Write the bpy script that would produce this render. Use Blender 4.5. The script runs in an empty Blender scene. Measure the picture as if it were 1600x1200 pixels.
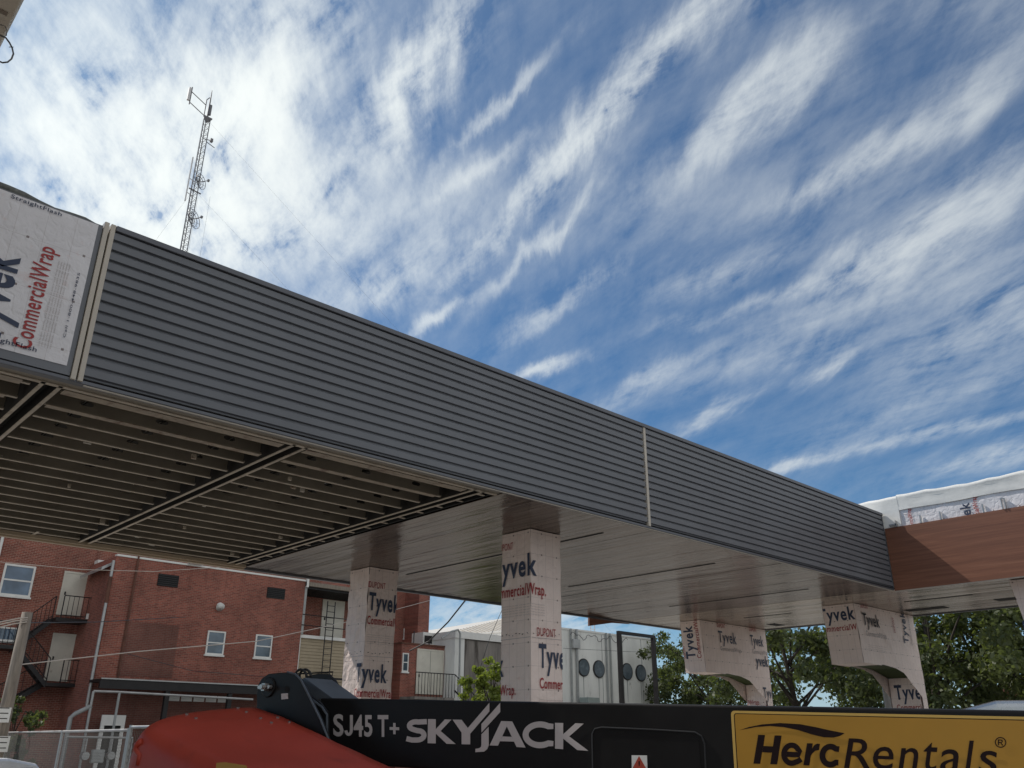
import bpy, bmesh, math, random
from mathutils import Vector, Matrix
random.seed(7)
SC = bpy.context.scene
COL = SC.collection
PI = math.pi
R = math.radians

# ------------------------------------------------------------------ camera
EYE = 1.65
FPX, PITCH, ROLL, YAW = 1322.67, R(22.729), R(0.2746), R(46.9976)
def _axes():
    fw = Vector((math.cos(PITCH)*math.cos(YAW), math.cos(PITCH)*math.sin(YAW), math.sin(PITCH)))
    rt = Vector((math.sin(YAW), -math.cos(YAW), 0)); up = rt.cross(fw)
    c, s = math.cos(ROLL), math.sin(ROLL)
    return c*rt + s*up, -s*rt + c*up, fw
RT, UP, FW = _axes()
EYEP = Vector((0, 0, EYE))
cam_d = bpy.data.cameras.new('camera'); cam = bpy.data.objects.new('camera', cam_d); COL.objects.link(cam)
cam_d.sensor_width = 36; cam_d.sensor_fit = 'HORIZONTAL'; cam_d.lens = FPX/1600*36
cam_d.clip_start = 0.05; cam_d.clip_end = 3000
M = Matrix((RT, UP, -FW)).transposed().to_4x4(); M.translation = EYEP
cam.matrix_world = M
SC.camera = cam
def ray(x, y): return FW*FPX + RT*(x-800) - UP*(y-600)
def at_y(x, y, Y): d = ray(x, y); return EYEP + d*(Y/d.y)
def at_x(x, y, X): d = ray(x, y); return EYEP + d*(X/d.x)
def at_z(x, y, Z): d = ray(x, y); return EYEP + d*((Z-EYE)/d.z)
def at_d(x, y, D): d = ray(x, y); return EYEP + d*(D/math.hypot(d.x, d.y))
def at_pl(x, y, p, n): d = ray(x, y); return EYEP + d*((p-EYEP).dot(n)/d.dot(n))

# ------------------------------------------------------------------ world, sun
SUN_DIR = Vector((-0.30, 0.915, 1.0)).normalized()
SUN_EL = math.asin(SUN_DIR.z); SUN_AZ = math.atan2(SUN_DIR.x, SUN_DIR.y)
W = bpy.data.worlds.new('World'); SC.world = W; W.use_nodes = True
class NT:
    def __init__(s, tree): s.t = tree; s.n = tree.nodes; s.l = tree.links
    def add(s, typ, ins=None, **kw):
        nd = s.n.new(typ)
        for k, v in kw.items(): setattr(nd, k, v)
        for k, v in (ins or {}).items():
            if isinstance(v, bpy.types.NodeSocket): s.l.new(v, nd.inputs[k])
            else: nd.inputs[k].default_value = v
        return nd
    def math(s, op, a, b=0.0, c=0.0, clamp=False):
        return s.add('ShaderNodeMath', {0: a, 1: b, 2: c}, operation=op, use_clamp=clamp).outputs[0]
    def vm(s, op, a, b=(0, 0, 0), out=0):
        return s.add('ShaderNodeVectorMath', {0: a, 1: b}, operation=op).outputs[out]
    def noise(s, vec, scale, detail=3, rough=.5, dist=0.0, out=0):
        return s.add('ShaderNodeTexNoise', {'Vector': vec, 'Scale': scale, 'Detail': detail, 'Roughness': rough, 'Distortion': dist}).outputs[out]
    def ramp(s, fac, stops):
        nd = s.add('ShaderNodeValToRGB', {0: fac}); cr = nd.color_ramp
        while len(cr.elements) < len(stops): cr.elements.new(.5)
        for e, (p, c) in zip(cr.elements, stops): e.position = p; e.color = tuple(c)+(1,) if len(c) == 3 else c
        return nd.outputs[0]
    def mix(s, fac, a, b, blend='MIX'):
        nd = s.add('ShaderNodeMix', data_type='RGBA', blend_type=blend)
        for i, v in ((0, fac), (6, a), (7, b)):
            if isinstance(v, bpy.types.NodeSocket): s.l.new(v, nd.inputs[i])
            else: nd.inputs[i].default_value = v if i == 0 else (tuple(v)+(1,) if len(v) == 3 else v)
        return nd.outputs[2]

CLOUD_K = 0.16
def sky_q(x, y):
    d = ray(x, y).normalized(); z = max(d.z, 0)+CLOUD_K
    return Vector((d.x/z, d.y/z))
def build_sky():
    T = NT(W.node_tree); T.n.clear()
    out = T.add('ShaderNodeOutputWorld'); bg = T.add('ShaderNodeBackground')
    sky = T.add('ShaderNodeTexSky', sky_type='NISHITA', sun_disc=False, sun_elevation=SUN_EL, sun_rotation=SUN_AZ,
                altitude=300, air_density=1.0, dust_density=0.6, ozone_density=2.5)
    gen = T.add('ShaderNodeTexCoord').outputs['Generated']
    sep = T.add('ShaderNodeSeparateXYZ', {0: gen})
    z = T.math('ADD', T.math('MAXIMUM', sep.outputs[2], 0.0), CLOUD_K)
    q = T.add('ShaderNodeCombineXYZ', {0: T.math('DIVIDE', sep.outputs[0], z), 1: T.math('DIVIDE', sep.outputs[1], z), 2: 0.0}).outputs[0]
    # cloud fibres run along azimuth 76 degrees; edges are torn by warping along and across it
    az = R(76.4)
    def rot(vec, a): return T.add('ShaderNodeMapping', {0: vec, 'Rotation': (0, 0, -a)}).outputs[0]
    def warp(vec, sc, amt, det, st=(1, 1, 1)):
        c = T.noise(T.vm('MULTIPLY', vec, st), sc, det, .6, out=1)
        return T.vm('ADD', vec, T.vm('MULTIPLY', T.vm('SUBTRACT', c, (.5, .5, .5)), (amt, amt, 0)))
    fib = T.vm('MULTIPLY', rot(warp(q, 1.3, .20, 2), az-.5), (1.0, 4.5, 1))
    wc = T.noise(fib, 2.6, 12, .62, .1, out=1)
    qw = T.vm('ADD', warp(q, 1.5, .10, 2), T.vm('MULTIPLY', T.vm('SUBTRACT', wc, (.5, .5, .5)), (.14, .14, 0)))
    strokes = [  # start px, end px, half width px, weight
        ((430, 60), (250, 400), 125, 1.2), ((40, 250), (220, 150), 110, .55), ((480, 40), (330, 230), 70, .5),
        ((40, 320), (260, 320), 70, .45), ((200, 20), (180, 420), 340, .75), ((300, 400), (560, 330), 90, .75), ((20, 420), (300, 340), 90, .6), ((500, 480), (640, 420), 40, .45),
        ((612, 215), (735, -30), 40, 1.1), ((430, 340), (660, 120), 48, .55), ((600, 130), (540, 30), 50, .22),
        ((575, 465), (720, 330), 30, .30), ((700, 430), (900, 230), 24, .55), ((850, 285), (1010, 130), 34, 1.0), ((980, 150), (1100, 20), 36, .75), ((1060, 90), (1170, -30), 46, .45),
        ((700, 225), (850, 95), 15, .55), ((690, 290), (830, 215), 16, .35), ((600, 330), (760, 250), 40, .22), ((630, 520), (725, 465), 13, .65),
        ((800, 525), (930, 430), 20, .50), ((770, 450), (920, 300), 14, .45), ((815, 592), (885, 572), 11, .9),
        ((1070, 260), (1230, 110), 34, .75), ((1170, 180), (1310, 50), 44, .45), ((1240, 20), (1330, 120), 60, .2), ((1235, 305), (1440, 215), 26, .75), ((1400, 235), (1570, 130), 30, .35),
        ((1040, 460), (1220, 390), 30, .38), ((1290, 440), (1430, 360), 36, .85), ((1400, 400), (1640, 250), 50, .80), ((1090, 500), (1400, 420), 15, .45), ((1200, 520), (1500, 430), 44, .38),
        ((1450, 190), (1640, 40), 50, .35), ((940, 640), (1080, 560), 16, .45), ((1060, 600), (1300, 540), 30, .30),
        ((1260, 600), (1330, 550), 14, .5), ((1400, 590), (1640, 450), 60, .42), ((1190, 742), (1270, 712), 12, 1.0), ((1270, 715), (1640, 640), 13, .5), ((1300, 690), (1640, 560), 30, .25),
        ((1080, 675), (1165, 622), 13, .55), ((1480, 735), (1660, 690), 24, .6), ((900, 330), (1300, 300), 90, .14), ((650, 330), (800, 420), 110, .14), ((1300, 200), (1600, 500), 120, .16),
        ((700, 960), (900, 990), 60, .9), ((1400, 20), (1600, 20), 60, .22)]
    acc = 0.0
    for p, p2, w, k in strokes:
        a, b = sky_q(*p), sky_q(*p2); c = (a+b)/2; d = b-a
        mx, my = (p[0]+p2[0])/2, (p[1]+p2[1])/2
        L = math.hypot(p2[0]-p[0], p2[1]-p[1]); nx, ny = -(p2[1]-p[1])/L, (p2[0]-p[0])/L
        e = sky_q(mx+nx*w, my+ny*w)-sky_q(mx, my)
        dn = d.normalized(); hw = abs(e.x*-dn.y + e.y*dn.x)
        mp = T.add('ShaderNodeMapping', {0: qw, 'Location': (c.x, c.y, 0), 'Rotation': (0, 0, math.atan2(d.y, d.x)),
                                         'Scale': (d.length*.60, max(hw, .01)*.78, 1)}, vector_type='TEXTURE').outputs[0]
        g = T.math('POWER', .3679, T.vm('DOT_PRODUCT', mp, mp, out=1))
        acc = T.math('MULTIPLY_ADD', g, k, acc)
    f1 = T.noise(T.vm('MULTIPLY', rot(warp(q, 1.3, .20, 2), az+.10), (1.6, 5.0, 1)), 2.3, 13, .63, .1)
    f2 = T.noise(T.vm('MULTIPLY', rot(warp(q, 2.0, .12, 2), az-.45), (3.0, 8.0, 1)), 2.6, 13, .66, .1)
    blot = T.noise(q, 2.4, 12, .66, .1)
    f = T.math('MULTIPLY_ADD', f1, .45, T.math('MULTIPLY_ADD', f2, .30, T.math('MULTIPLY', blot, .25)))
    f = T.add('ShaderNodeMapRange', {0: f, 1: .40, 2: .63, 3: 0.0, 4: 1.0}).outputs[0]
    fill_cloud = T.add('ShaderNodeMapRange', {0: sep.outputs[1], 1: .05, 2: -.35, 3: 0.0, 4: .55}, interpolation_type='SMOOTHSTEP').outputs[0]  # unseen warm cloud cover added behind the camera to fill shaded faces
    dens = T.math('MULTIPLY_ADD', acc, T.math('MULTIPLY_ADD', f, 1.15, .06), T.math('MULTIPLY', f, .07))
    dens = T.math('MULTIPLY_ADD', fill_cloud, T.math('MULTIPLY_ADD', blot, 1.2, .4), dens)
    dens = T.math('SUBTRACT', 1.0, T.math('POWER', .3679, T.math('MULTIPLY', dens, 1.9)))
    dens = T.math('MULTIPLY_ADD', dens, .96, .04, True)
    sd = T.vm('DOT_PRODUCT', T.vm('NORMALIZE', gen), tuple(SUN_DIR), out=1)
    glow = T.add('ShaderNodeMapRange', {0: sd, 1: .45, 2: .93, 3: 0.0, 4: 1.0}).outputs[0]
    cc = T.mix(glow, (.68, .725, .74), (1.06, 1.10, 1.05))
    cc = T.mix(fill_cloud, cc, (1.04, .965, .86))
    K = 0.10
    skyc = T.vm('MULTIPLY', sky.outputs[0], (K, K, K))
    skyc = T.vm('MULTIPLY', skyc, (.37, .66, .84))
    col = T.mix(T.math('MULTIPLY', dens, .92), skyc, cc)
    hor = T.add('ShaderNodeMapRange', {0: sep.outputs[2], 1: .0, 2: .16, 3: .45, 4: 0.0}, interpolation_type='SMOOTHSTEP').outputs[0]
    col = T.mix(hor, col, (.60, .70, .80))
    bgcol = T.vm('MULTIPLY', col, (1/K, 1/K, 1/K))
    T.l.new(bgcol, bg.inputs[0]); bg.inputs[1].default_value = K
    T.l.new(bg.outputs[0], out.inputs[0])
build_sky()
sd = bpy.data.lights.new('sun', 'SUN'); sd.energy = 3.4; sd.angle = R(.6); sd.color = (1, .94, .86)
so = bpy.data.objects.new('sun', sd); COL.objects.link(so); so.rotation_euler = SUN_DIR.to_track_quat('Z', 'Y').to_euler(); so.location = (-20, 40, 60)
SC.view_settings.view_transform = 'Standard'; SC.view_settings.look = 'None'
SC.view_settings.exposure = 0.08; SC.view_settings.gamma = 1
SC.render.engine = 'CYCLES'
SC.render.resolution_x, SC.render.resolution_y = 1024, 768

# ------------------------------------------------------------------ materials
def mat(name, col, rough=.6, metal=0.0, var=.12, nscale=3.0, bump=0.0, bscale=40.0, spec=.5, stain=None, stretch=(1, 1, 1), coat=0):
    m = bpy.data.materials.new(name); m.use_nodes = True; T = NT(m.node_tree)
    b = T.n['Principled BSDF']; b.inputs['Roughness'].default_value = rough; b.inputs['Metallic'].default_value = metal
    b.inputs['Specular IOR Level'].default_value = spec; b.inputs['Coat Weight'].default_value = coat
    tc = T.add('ShaderNodeTexCoord').outputs['Object']
    v = T.vm('MULTIPLY', tc, stretch)
    n = T.noise(v, nscale, 5, .6)
    lo = tuple(c*(1-var) for c in col); hi = tuple(min(c*(1+var), 1) for c in col)
    c = T.ramp(n, [(.3, lo), (.7, hi)])
    if stain:
        n2 = T.noise(v, stain[1], 6, .65, .4)
        c = T.mix(T.ramp(n2, [(stain[2], (0, 0, 0)), (stain[2]+.15, (1, 1, 1))]), c, stain[0])
    T.l.new(c, b.inputs['Base Color'])
    rr = T.add('ShaderNodeMapRange', {0: n, 1: .2, 2: .8, 3: max(rough-.08, .02), 4: min(rough+.08, 1)}).outputs[0]
    T.l.new(rr, b.inputs['Roughness'])
    if bump:
        bn = T.noise(v, bscale, 4, .6)
        T.l.new(T.add('ShaderNodeBump', {'Height': bn, 'Strength': bump, 'Distance': .01}).outputs[0], b.inputs['Normal'])
    return m
def brick_mat(name, axis, c1, c2, mortar, patch=None):
    m = bpy.data.materials.new(name); m.use_nodes = True; T = NT(m.node_tree); b = T.n['Principled BSDF']
    tc = T.add('ShaderNodeTexCoord').outputs['Object']; s = T.add('ShaderNodeSeparateXYZ', {0: tc})
    v = T.add('ShaderNodeCombineXYZ', {0: s.outputs[0 if axis == 'y' else 1], 1: s.outputs[2], 2: 0.0}).outputs[0]
    br = T.add('ShaderNodeTexBrick', {'Vector': v, 'Color1': c1+(1,), 'Color2': c2+(1,), 'Mortar': mortar+(1,), 'Scale': 1.0, 'Mortar Size': .009,
               'Brick Width': .225, 'Row Height': .078, 'Bias': -.1})
    n = T.noise(tc, .5, 6, .65); n2 = T.noise(tc, 5.0, 5, .7)
    c = T.mix(1.0, br.outputs[0], T.ramp(n, [(.3, (.68, .66, .66)), (.7, (1.25, 1.2, 1.18))]), 'MULTIPLY')
    c = T.mix(T.ramp(n2, [(.62, (0, 0, 0)), (.78, (.55, .55, .55))]), c, tuple(min(1, k*2.1) for k in mortar))
    streak = T.noise(T.vm('MULTIPLY', tc, (3, 3, .25)), 1.5, 4, .6)
    c = T.mix(T.ramp(streak, [(.56, (0, 0, 0)), (.75, (.5, .5, .5))]), c, tuple(k*.45 for k in c1))
    T.l.new(c, b.inputs['Base Color']); b.inputs['Roughness'].default_value = .9
    T.l.new(T.add('ShaderNodeBump', {'Height': br.outputs[1], 'Strength': .5, 'Distance': -.006}).outputs[0], b.inputs['Normal'])
    return m
def wrap_mat(name, base, grid=.3, line=.5):
    """spun house wrap: crinkled, printed guide grid with nail dots"""
    m = bpy.data.materials.new(name); m.use_nodes = True; T = NT(m.node_tree); b = T.n['Principled BSDF']
    uv = T.add('ShaderNodeUVMap').outputs[0]; tc = T.add('ShaderNodeTexCoord').outputs['Object']
    s = T.add('ShaderNodeSeparateXYZ', {0: uv})
    def near(sock, period, w):
        fr = T.math('FRACT', T.math('DIVIDE', sock, period))
        return T.math('LESS_THAN', T.math('ABSOLUTE', T.math('SUBTRACT', fr, .5)), w/period)
    gx = near(s.outputs[0], grid*.5, .0022); gy = near(s.outputs[1], grid, .0022)
    g = T.math('MAXIMUM', gx, gy)
    dx = near(s.outputs[0], grid, .011); dy = near(s.outputs[1], grid, .011)
    dot = T.math('MULTIPLY', dx, dy)
    n = T.noise(tc, 2.0, 6, .6)
    n3 = T.noise(tc, 9.0, 5, .7)
    c = T.ramp(n, [(.3, tuple(k*.86 for k in base)), (.7, base)])
    c = T.mix(T.ramp(n3, [(.60, (0, 0, 0)), (.78, (.5, .5, .5))]), c, (base[0]*.80, base[1]*.60, base[2]*.55))
    c = T.mix(T.math('MULTIPLY', g, line), c, (.30, .24, .22))
    c = T.mix(T.math('MULTIPLY', dot, .8), c, (.12, .08, .07))
    T.l.new(c, b.inputs['Base Color']); b.inputs['Roughness'].default_value = .55
    vor = T.add('ShaderNodeTexVoronoi', {'Vector': T.vm('ADD', tc, T.noise(tc, 3, 3, out=1)), 'Scale': 3.2}, feature='DISTANCE_TO_EDGE').outputs[0]
    h = T.math('ADD', T.math('MULTIPLY', T.noise(tc, 7, 5, .6, 1.0), 1.0), T.math('MINIMUM', T.math('MULTIPLY', vor, 2.0), .25))
    T.l.new(T.add('ShaderNodeBump', {'Height': h, 'Strength': .55, 'Distance': .02}).outputs[0], b.inputs['Normal'])
    return m
def wood_mat(name):
    m = bpy.data.materials.new(name); m.use_nodes = True; T = NT(m.node_tree); b = T.n['Principled BSDF']
    tc = T.add('ShaderNodeTexCoord').outputs['Object']
    v = T.vm('MULTIPLY', tc, (1, .35, 9))
    n = T.noise(v, 1.6, 7, .62, .6); n2 = T.noise(T.vm('MULTIPLY', tc, (1, .5, 40)), 2, 4, .7)
    c = T.ramp(n, [(.25, (.150, .060, .033)), (.55, (.225, .092, .051)), (.8, (.31, .145, .085))])
    c = T.mix(1.0, c, T.ramp(n2, [(.3, (.8, .8, .8)), (.7, (1.1, 1.1, 1.1))]), 'MULTIPLY')
    T.l.new(c, b.inputs['Base Color']); b.inputs['Roughness'].default_value = .5
    return m
def glass_mat(name, col=(.05, .07, .09)):
    m = bpy.data.materials.new(name); m.use_nodes = True; T = NT(m.node_tree); b = T.n['Principled BSDF']
    tc = T.add('ShaderNodeTexCoord').outputs['Object']
    c = T.ramp(T.noise(tc, 1.3, 2), [(.35, col), (.65, tuple(k*2.2 for k in col))])
    T.l.new(c, b.inputs['Base Color']); b.inputs['Roughness'].default_value = .06; b.inputs['Specular IOR Level'].default_value = .9
    return m
def leaf_mat(name, c1, c2):
    m = bpy.data.materials.new(name); m.use_nodes = True; T = NT(m.node_tree); b = T.n['Principled BSDF']
    tc = T.add('ShaderNodeTexCoord').outputs['Object']
    n = T.noise(tc, 1.1, 4, .6); n2 = T.add('ShaderNodeTexWhiteNoise', {0: T.vm('MULTIPLY', tc, (3, 3, 3))}).outputs[0]
    c = T.mix(n, c1, c2)
    T.l.new(c, b.inputs['Base Color']); b.inputs['Roughness'].default_value = .55
    tr = T.add('ShaderNodeBsdfTranslucent'); T.l.new(T.mix(1.0, c, (1.5, 1.6, .7), 'MULTIPLY'), tr.inputs[0])
    mx = T.add('ShaderNodeMixShader', {0: .42}); T.l.new(b.outputs[0], mx.inputs[1]); T.l.new(tr.outputs[0], mx.inputs[2])
    T.l.new(mx.outputs[0], T.n['Material Output'].inputs[0])
    return m

MT = dict(
 asphalt=mat('asphalt', (.30, .28, .25), .9, var=.25, nscale=.7, bump=.4, bscale=60, stain=((.16, .15, .14), .35, .55)),
 fascia=mat('grey_painted_metal', (.152, .160, .178), .42, .0, var=.13, nscale=1.1, bump=.30, bscale=2.2, stretch=(1, 1, 1)),
 flash=mat('dark_grey_flashing', (.115, .12, .135), .38, .3, var=.1),
 trim=mat('beige_trim', (.52, .47, .40), .5, var=.08),
 steel=mat('galvanised_steel', (.50, .43, .34), .5, .2, var=.22, nscale=5, stain=((.20, .12, .075), 3.5, .58)),
 web=mat('galvanised_web', (.27, .235, .185), .6, .2, var=.2, nscale=2),
 rustsmear=mat('smeared_steel_plate', (.40, .33, .25), .55, .2, var=.25, nscale=7, stain=((.17, .10, .065), 4, .5)),
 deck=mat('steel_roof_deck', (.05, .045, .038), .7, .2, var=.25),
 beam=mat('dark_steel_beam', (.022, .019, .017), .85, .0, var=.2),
 rim=mat('tan_rim_track', (.44, .35, .25), .55, .2, var=.12, stretch=(1, 8, 8)),
 soffit=None,
 black=mat('dark_gap', (.012, .012, .012), .9),
 wrap=wrap_mat('white_house_wrap', (.80, .78, .80), .45, .3),
 wrapc=wrap_mat('column_house_wrap', (.92, .765, .69), .30, .5),
 navy=mat('navy_print', (.035, .05, .095), .6, var=.1),
 red=mat('red_print', (.36, .035, .035), .6, var=.1),
 faint=mat('grey_print', (.42, .38, .37), .6, var=.1),
 wood=wood_mat('wood_look_panel'),
 membrane=mat('white_roof_membrane', (.84, .83, .79), .40, var=.06, bump=.9, bscale=3.2),
 green=mat('green_sheathing', (.04, .062, .012), .8, var=.25, nscale=4),
 boom=mat('black_boom_paint', (.0125, .0115, .0115), .42, var=.25, nscale=2.5, bump=.03, bscale=80, stain=((.05, .047, .045), 46, .70), spec=.22),
 boomedge=mat('worn_black_edge', (.035, .036, .038), .45, spec=.3),
 glassg=mat('dark_grey_window_glass', (.09, .115, .135), .25, var=.25, nscale=2),
 boomlink=mat('grey_boom_link', (.10, .115, .135), .4, .2, var=.15),
 hood=mat('red_hood_plastic', (.38, .047, .024), .45, var=.12, nscale=2, bump=.05, bscale=90, stain=((.30, .040, .022), 6, .6), spec=.35),
 bolt=mat('zinc_bolt', (.5, .48, .45), .35, .8),
 silver=mat('silver_decal', (.56, .51, .49), .55, var=.06),
 amber=mat('amber_decal', (.46, .235, .022), .5, var=.06),
 amber2=mat('pale_amber_border', (.66, .42, .10), .5, var=.06),
 maroon=mat('dark_maroon_print', (.014, .005, .005), .6, spec=.2),
 whitep=mat('white_paint', (.76, .75, .71), .55, var=.06, stain=((.55, .52, .46), 4, .64)),
 decalred=mat('warning_red', (.42, .06, .03), .5),
 brick=brick_mat('red_brick_front', 'y', (.32, .098, .068), (.185, .054, .040), (.30, .20, .155)),
 brickx=brick_mat('red_brick_side', 'x', (.32, .098, .068), (.185, .054, .040), (.30, .20, .155)),
 brickold=brick_mat('weathered_brick', 'y', (.30, .092, .063), (.175, .052, .038), (.38, .26, .20)),
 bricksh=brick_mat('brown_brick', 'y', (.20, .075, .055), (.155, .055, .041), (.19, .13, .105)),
 door=mat('cream_door_paint', (.66, .63, .54), .6, var=.1, nscale=1.5, stain=((.40, .34, .27), 3, .62)),
 glass=glass_mat('window_glass'),
 glassb=glass_mat('blue_window_glass', (.055, .085, .125)),
 iron=mat('black_ironwork', (.022, .020, .020), .5, .3, var=.3),
 siding=mat('tan_siding', (.38, .31, .21), .7, var=.08),
 conc=mat('painted_concrete', (.78, .78, .74), .85, var=.12, nscale=1.0, bump=.2, stain=((.42, .41, .38), 2.2, .62), stretch=(1, 1, .22)),
 concd=mat('stained_concrete', (.22, .20, .18), .9, var=.35, nscale=1.6, bump=.2, stain=((.08, .07, .06), 2.0, .52), stretch=(1, 1, .15)),
 galv=mat('galvanised_pipe', (.42, .42, .41), .4, .6, var=.15),
 meshwire=mat('dull_zinc_wire', (.13, .125, .115), .6, .2),
 pipe=mat('grey_painted_pipe', (.33, .34, .33), .5, var=.15),
 rust=mat('rusty_pipe', (.13, .055, .035), .8, var=.3),
 pole=mat('weathered_pole_wood', (.25, .21, .17), .9, var=.3, nscale=6, bump=.5, stretch=(3, 3, .3)),
 wire=mat('overhead_wire', (.05, .05, .05), .5),
 wirel=mat('pale_cable', (.50, .44, .38), .4),
 tower=mat('tower_steel', (.17, .17, .18), .5, .5, var=.2),
 towerw=mat('pale_antenna', (.6, .6, .6), .5),
 eave=mat('beige_stucco_soffit', (.50, .43, .34), .85, var=.08, bump=.2),
 eaved=mat('brown_groove', (.20, .15, .11), .8),
 bark=mat('tree_bark', (.045, .036, .028), .9, var=.3, bump=.5),
 leafa=leaf_mat('oak_leaves', (.048, .066, .026), (.112, .130, .056)),
 leafb=leaf_mat('olive_leaves', (.06, .082, .026), (.15, .17, .065)),
 leafc=leaf_mat('bright_shrub_leaves', (.10, .14, .03), (.24, .27, .06)),
 metalroof=mat('pale_metal_roof', (.72, .66, .56), .45, .1, var=.12, nscale=1, stretch=(.2, 3, 1)),
 silverp=mat('silver_car_paint', (.55, .57, .58), .25, .5, coat=.5),
 whitecar=mat('white_car_paint', (.74, .76, .78), .25, coat=.5),
 tyre=mat('black_rubber', (.02, .02, .02), .8),
 globe=mat('white_globe_glass', (.62, .62, .60), .3),
)
def soffit_mat(name, c_lo, c_hi):
    m = bpy.data.materials.new(name); m.use_nodes = True; T = NT(m.node_tree); b = T.n['Principled BSDF']
    tc = T.add('ShaderNodeTexCoord').outputs['Object']
    n = T.noise(T.vm('MULTIPLY', tc, (12, .25, 1)), 1.0, 5, .6); n2 = T.noise(T.vm('MULTIPLY', tc, (3, .5, 1)), .9, 4, .6)
    c = T.ramp(n, [(.3, c_lo), (.7, c_hi)])
    c = T.mix(1.0, c, T.ramp(n2, [(.3, (.85, .85, .85)), (.7, (1.12, 1.1, 1.08))]), 'MULTIPLY')
    T.l.new(c, b.inputs['Base Color']); b.inputs['Metallic'].default_value = .88
    T.l.new(T.add('ShaderNodeMapRange', {0: n2, 1: .3, 2: .7, 3: .14, 4: .24}).outputs[0], b.inputs['Roughness'])
    h = T.noise(T.vm('MULTIPLY', tc, (5, .55, 1)), 1.5, 4, .55)
    T.l.new(T.add('ShaderNodeBump', {'Height': h, 'Strength': .40, 'Distance': .03}).outputs[0], b.inputs['Normal'])
    return m
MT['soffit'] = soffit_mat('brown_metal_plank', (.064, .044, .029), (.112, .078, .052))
MT['soffitw'] = soffit_mat('lighter_metal_plank', (.30, .26, .215), (.50, .45, .385))  # wing planks: same recipe in a lighter colour

# ------------------------------------------------------------------ mesh helpers
class MB:
    def __init__(s): s.v = []; s.f = []; s.uv = None
    def face(s, pts): i = len(s.v); s.v += [tuple(p) for p in pts]; s.f.append(tuple(range(i, i+len(pts)))); return s
    def box(s, a, b):
        x0, x1 = sorted((a[0], b[0])); y0, y1 = sorted((a[1], b[1])); z0, z1 = sorted((a[2], b[2])); i = len(s.v)
        s.v += [(x0, y0, z0), (x1, y0, z0), (x1, y1, z0), (x0, y1, z0), (x0, y0, z1), (x1, y0, z1), (x1, y1, z1), (x0, y1, z1)]
        s.f += [tuple(i+k for k in q) for q in ((0, 3, 2, 1), (4, 5, 6, 7), (0, 1, 5, 4), (1, 2, 6, 5), (2, 3, 7, 6), (3, 0, 4, 7))]; return s
    def obox(s, o, ax, ay, az):
        """box from corner o with edge vectors"""
        i = len(s.v); o, ax, ay, az = map(Vector, (o, ax, ay, az))
        for k in ((0, 0, 0), (1, 0, 0), (1, 1, 0), (0, 1, 0), (0, 0, 1), (1, 0, 1), (1, 1, 1), (0, 1, 1)): s.v.append(tuple(o+ax*k[0]+ay*k[1]+az*k[2]))
        s.f += [tuple(i+k for k in q) for q in ((0, 3, 2, 1), (4, 5, 6, 7), (0, 1, 5, 4), (1, 2, 6, 5), (2, 3, 7, 6), (3, 0, 4, 7))]; return s
    def prism(s, pts, d):
        """polygon pts extruded by vector d"""
        d = Vector(d); n = len(pts); i = len(s.v)
        s.v += [tuple(p) for p in pts] + [tuple(Vector(p)+d) for p in pts]
        s.f += [tuple(range(i, i+n)), tuple(range(i+2*n-1, i+n-1, -1))]
        s.f += [(i+k, i+(k+1) % n, i+n+(k+1) % n, i+n+k) for k in range(n)]; return s
    def tube(s, pts, r, n=8, cap=True):
        pts = [Vector(p) for p in pts]; rs = r if isinstance(r, (list, tuple)) else [r]*len(pts); i0 = len(s.v); up = None
        for k, p in enumerate(pts):
            t = (pts[min(k+1, len(pts)-1)]-pts[max(k-1, 0)]).normalized()
            if up is None: up = Vector((0, 0, 1)) if abs(t.z) < .9 else Vector((1, 0, 0))
            a = t.cross(up).normalized(); b = a.cross(t); up = b
            for j in range(n): th = 2*PI*j/n; s.v.append(tuple(p+(a*math.cos(th)+b*math.sin(th))*rs[k]))
        for k in range(len(pts)-1):
            for j in range(n): a = i0+k*n; s.f.append((a+j, a+(j+1) % n, a+n+(j+1) % n, a+n+j))
        if cap:
            s.f.append(tuple(range(i0+n-1, i0-1, -1))); e = i0+(len(pts)-1)*n; s.f.append(tuple(range(e, e+n)))
        return s
    def cyl(s, a, b, r, n=16): return s.tube([a, b], r, n)
    def build(s, name, m, parent=None, bevel=0, smooth=False, uvf=None, seg=2):
        me = bpy.data.meshes.new(name); off = Vector(parent.get('_o', (0, 0, 0))) if parent is not None else Vector((0, 0, 0))
        me.from_pydata([tuple(Vector(p)-off) for p in s.v], [], s.f)
        bm = bmesh.new(); bm.from_mesh(me); bmesh.ops.recalc_face_normals(bm, faces=bm.faces)
        bm.to_mesh(me); bm.free()
        if uvf:
            ul = me.uv_layers.new(name='UVMap')
            for p in me.polygons:
                for li in p.loop_indices:
                    v = me.vertices[me.loops[li].vertex_index].co + off
                    ul.data[li].uv = uvf(v, p.normal)
        if smooth:
            for p in me.polygons: p.use_smooth = True
        me.materials.append(MT[m] if isinstance(m, str) else m)
        o = bpy.data.objects.new(name, me); COL.objects.link(o)
        if parent is not None: o.parent = parent
        if bevel:
            bv = o.modifiers.new('bevel', 'BEVEL'); bv.width = bevel; bv.segments = seg; bv.limit_method = 'ANGLE'; bv.angle_limit = R(40)
        if off.length: o['_o'] = tuple(off)
        return o
def thing(name, label, cat, loc=(0, 0, 0), group=None):
    o = bpy.data.objects.new(name, None); COL.objects.link(o); o.location = loc; o.empty_display_size = .2
    o['_o'] = tuple(loc); tag(o, label, cat, group); return o
def tag(o, label, cat, group=None):
    o['label'] = label; o['category'] = cat
    if group: o['group'] = group
    return o
def struct(o): o['kind'] = 'structure'; return o
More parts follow.
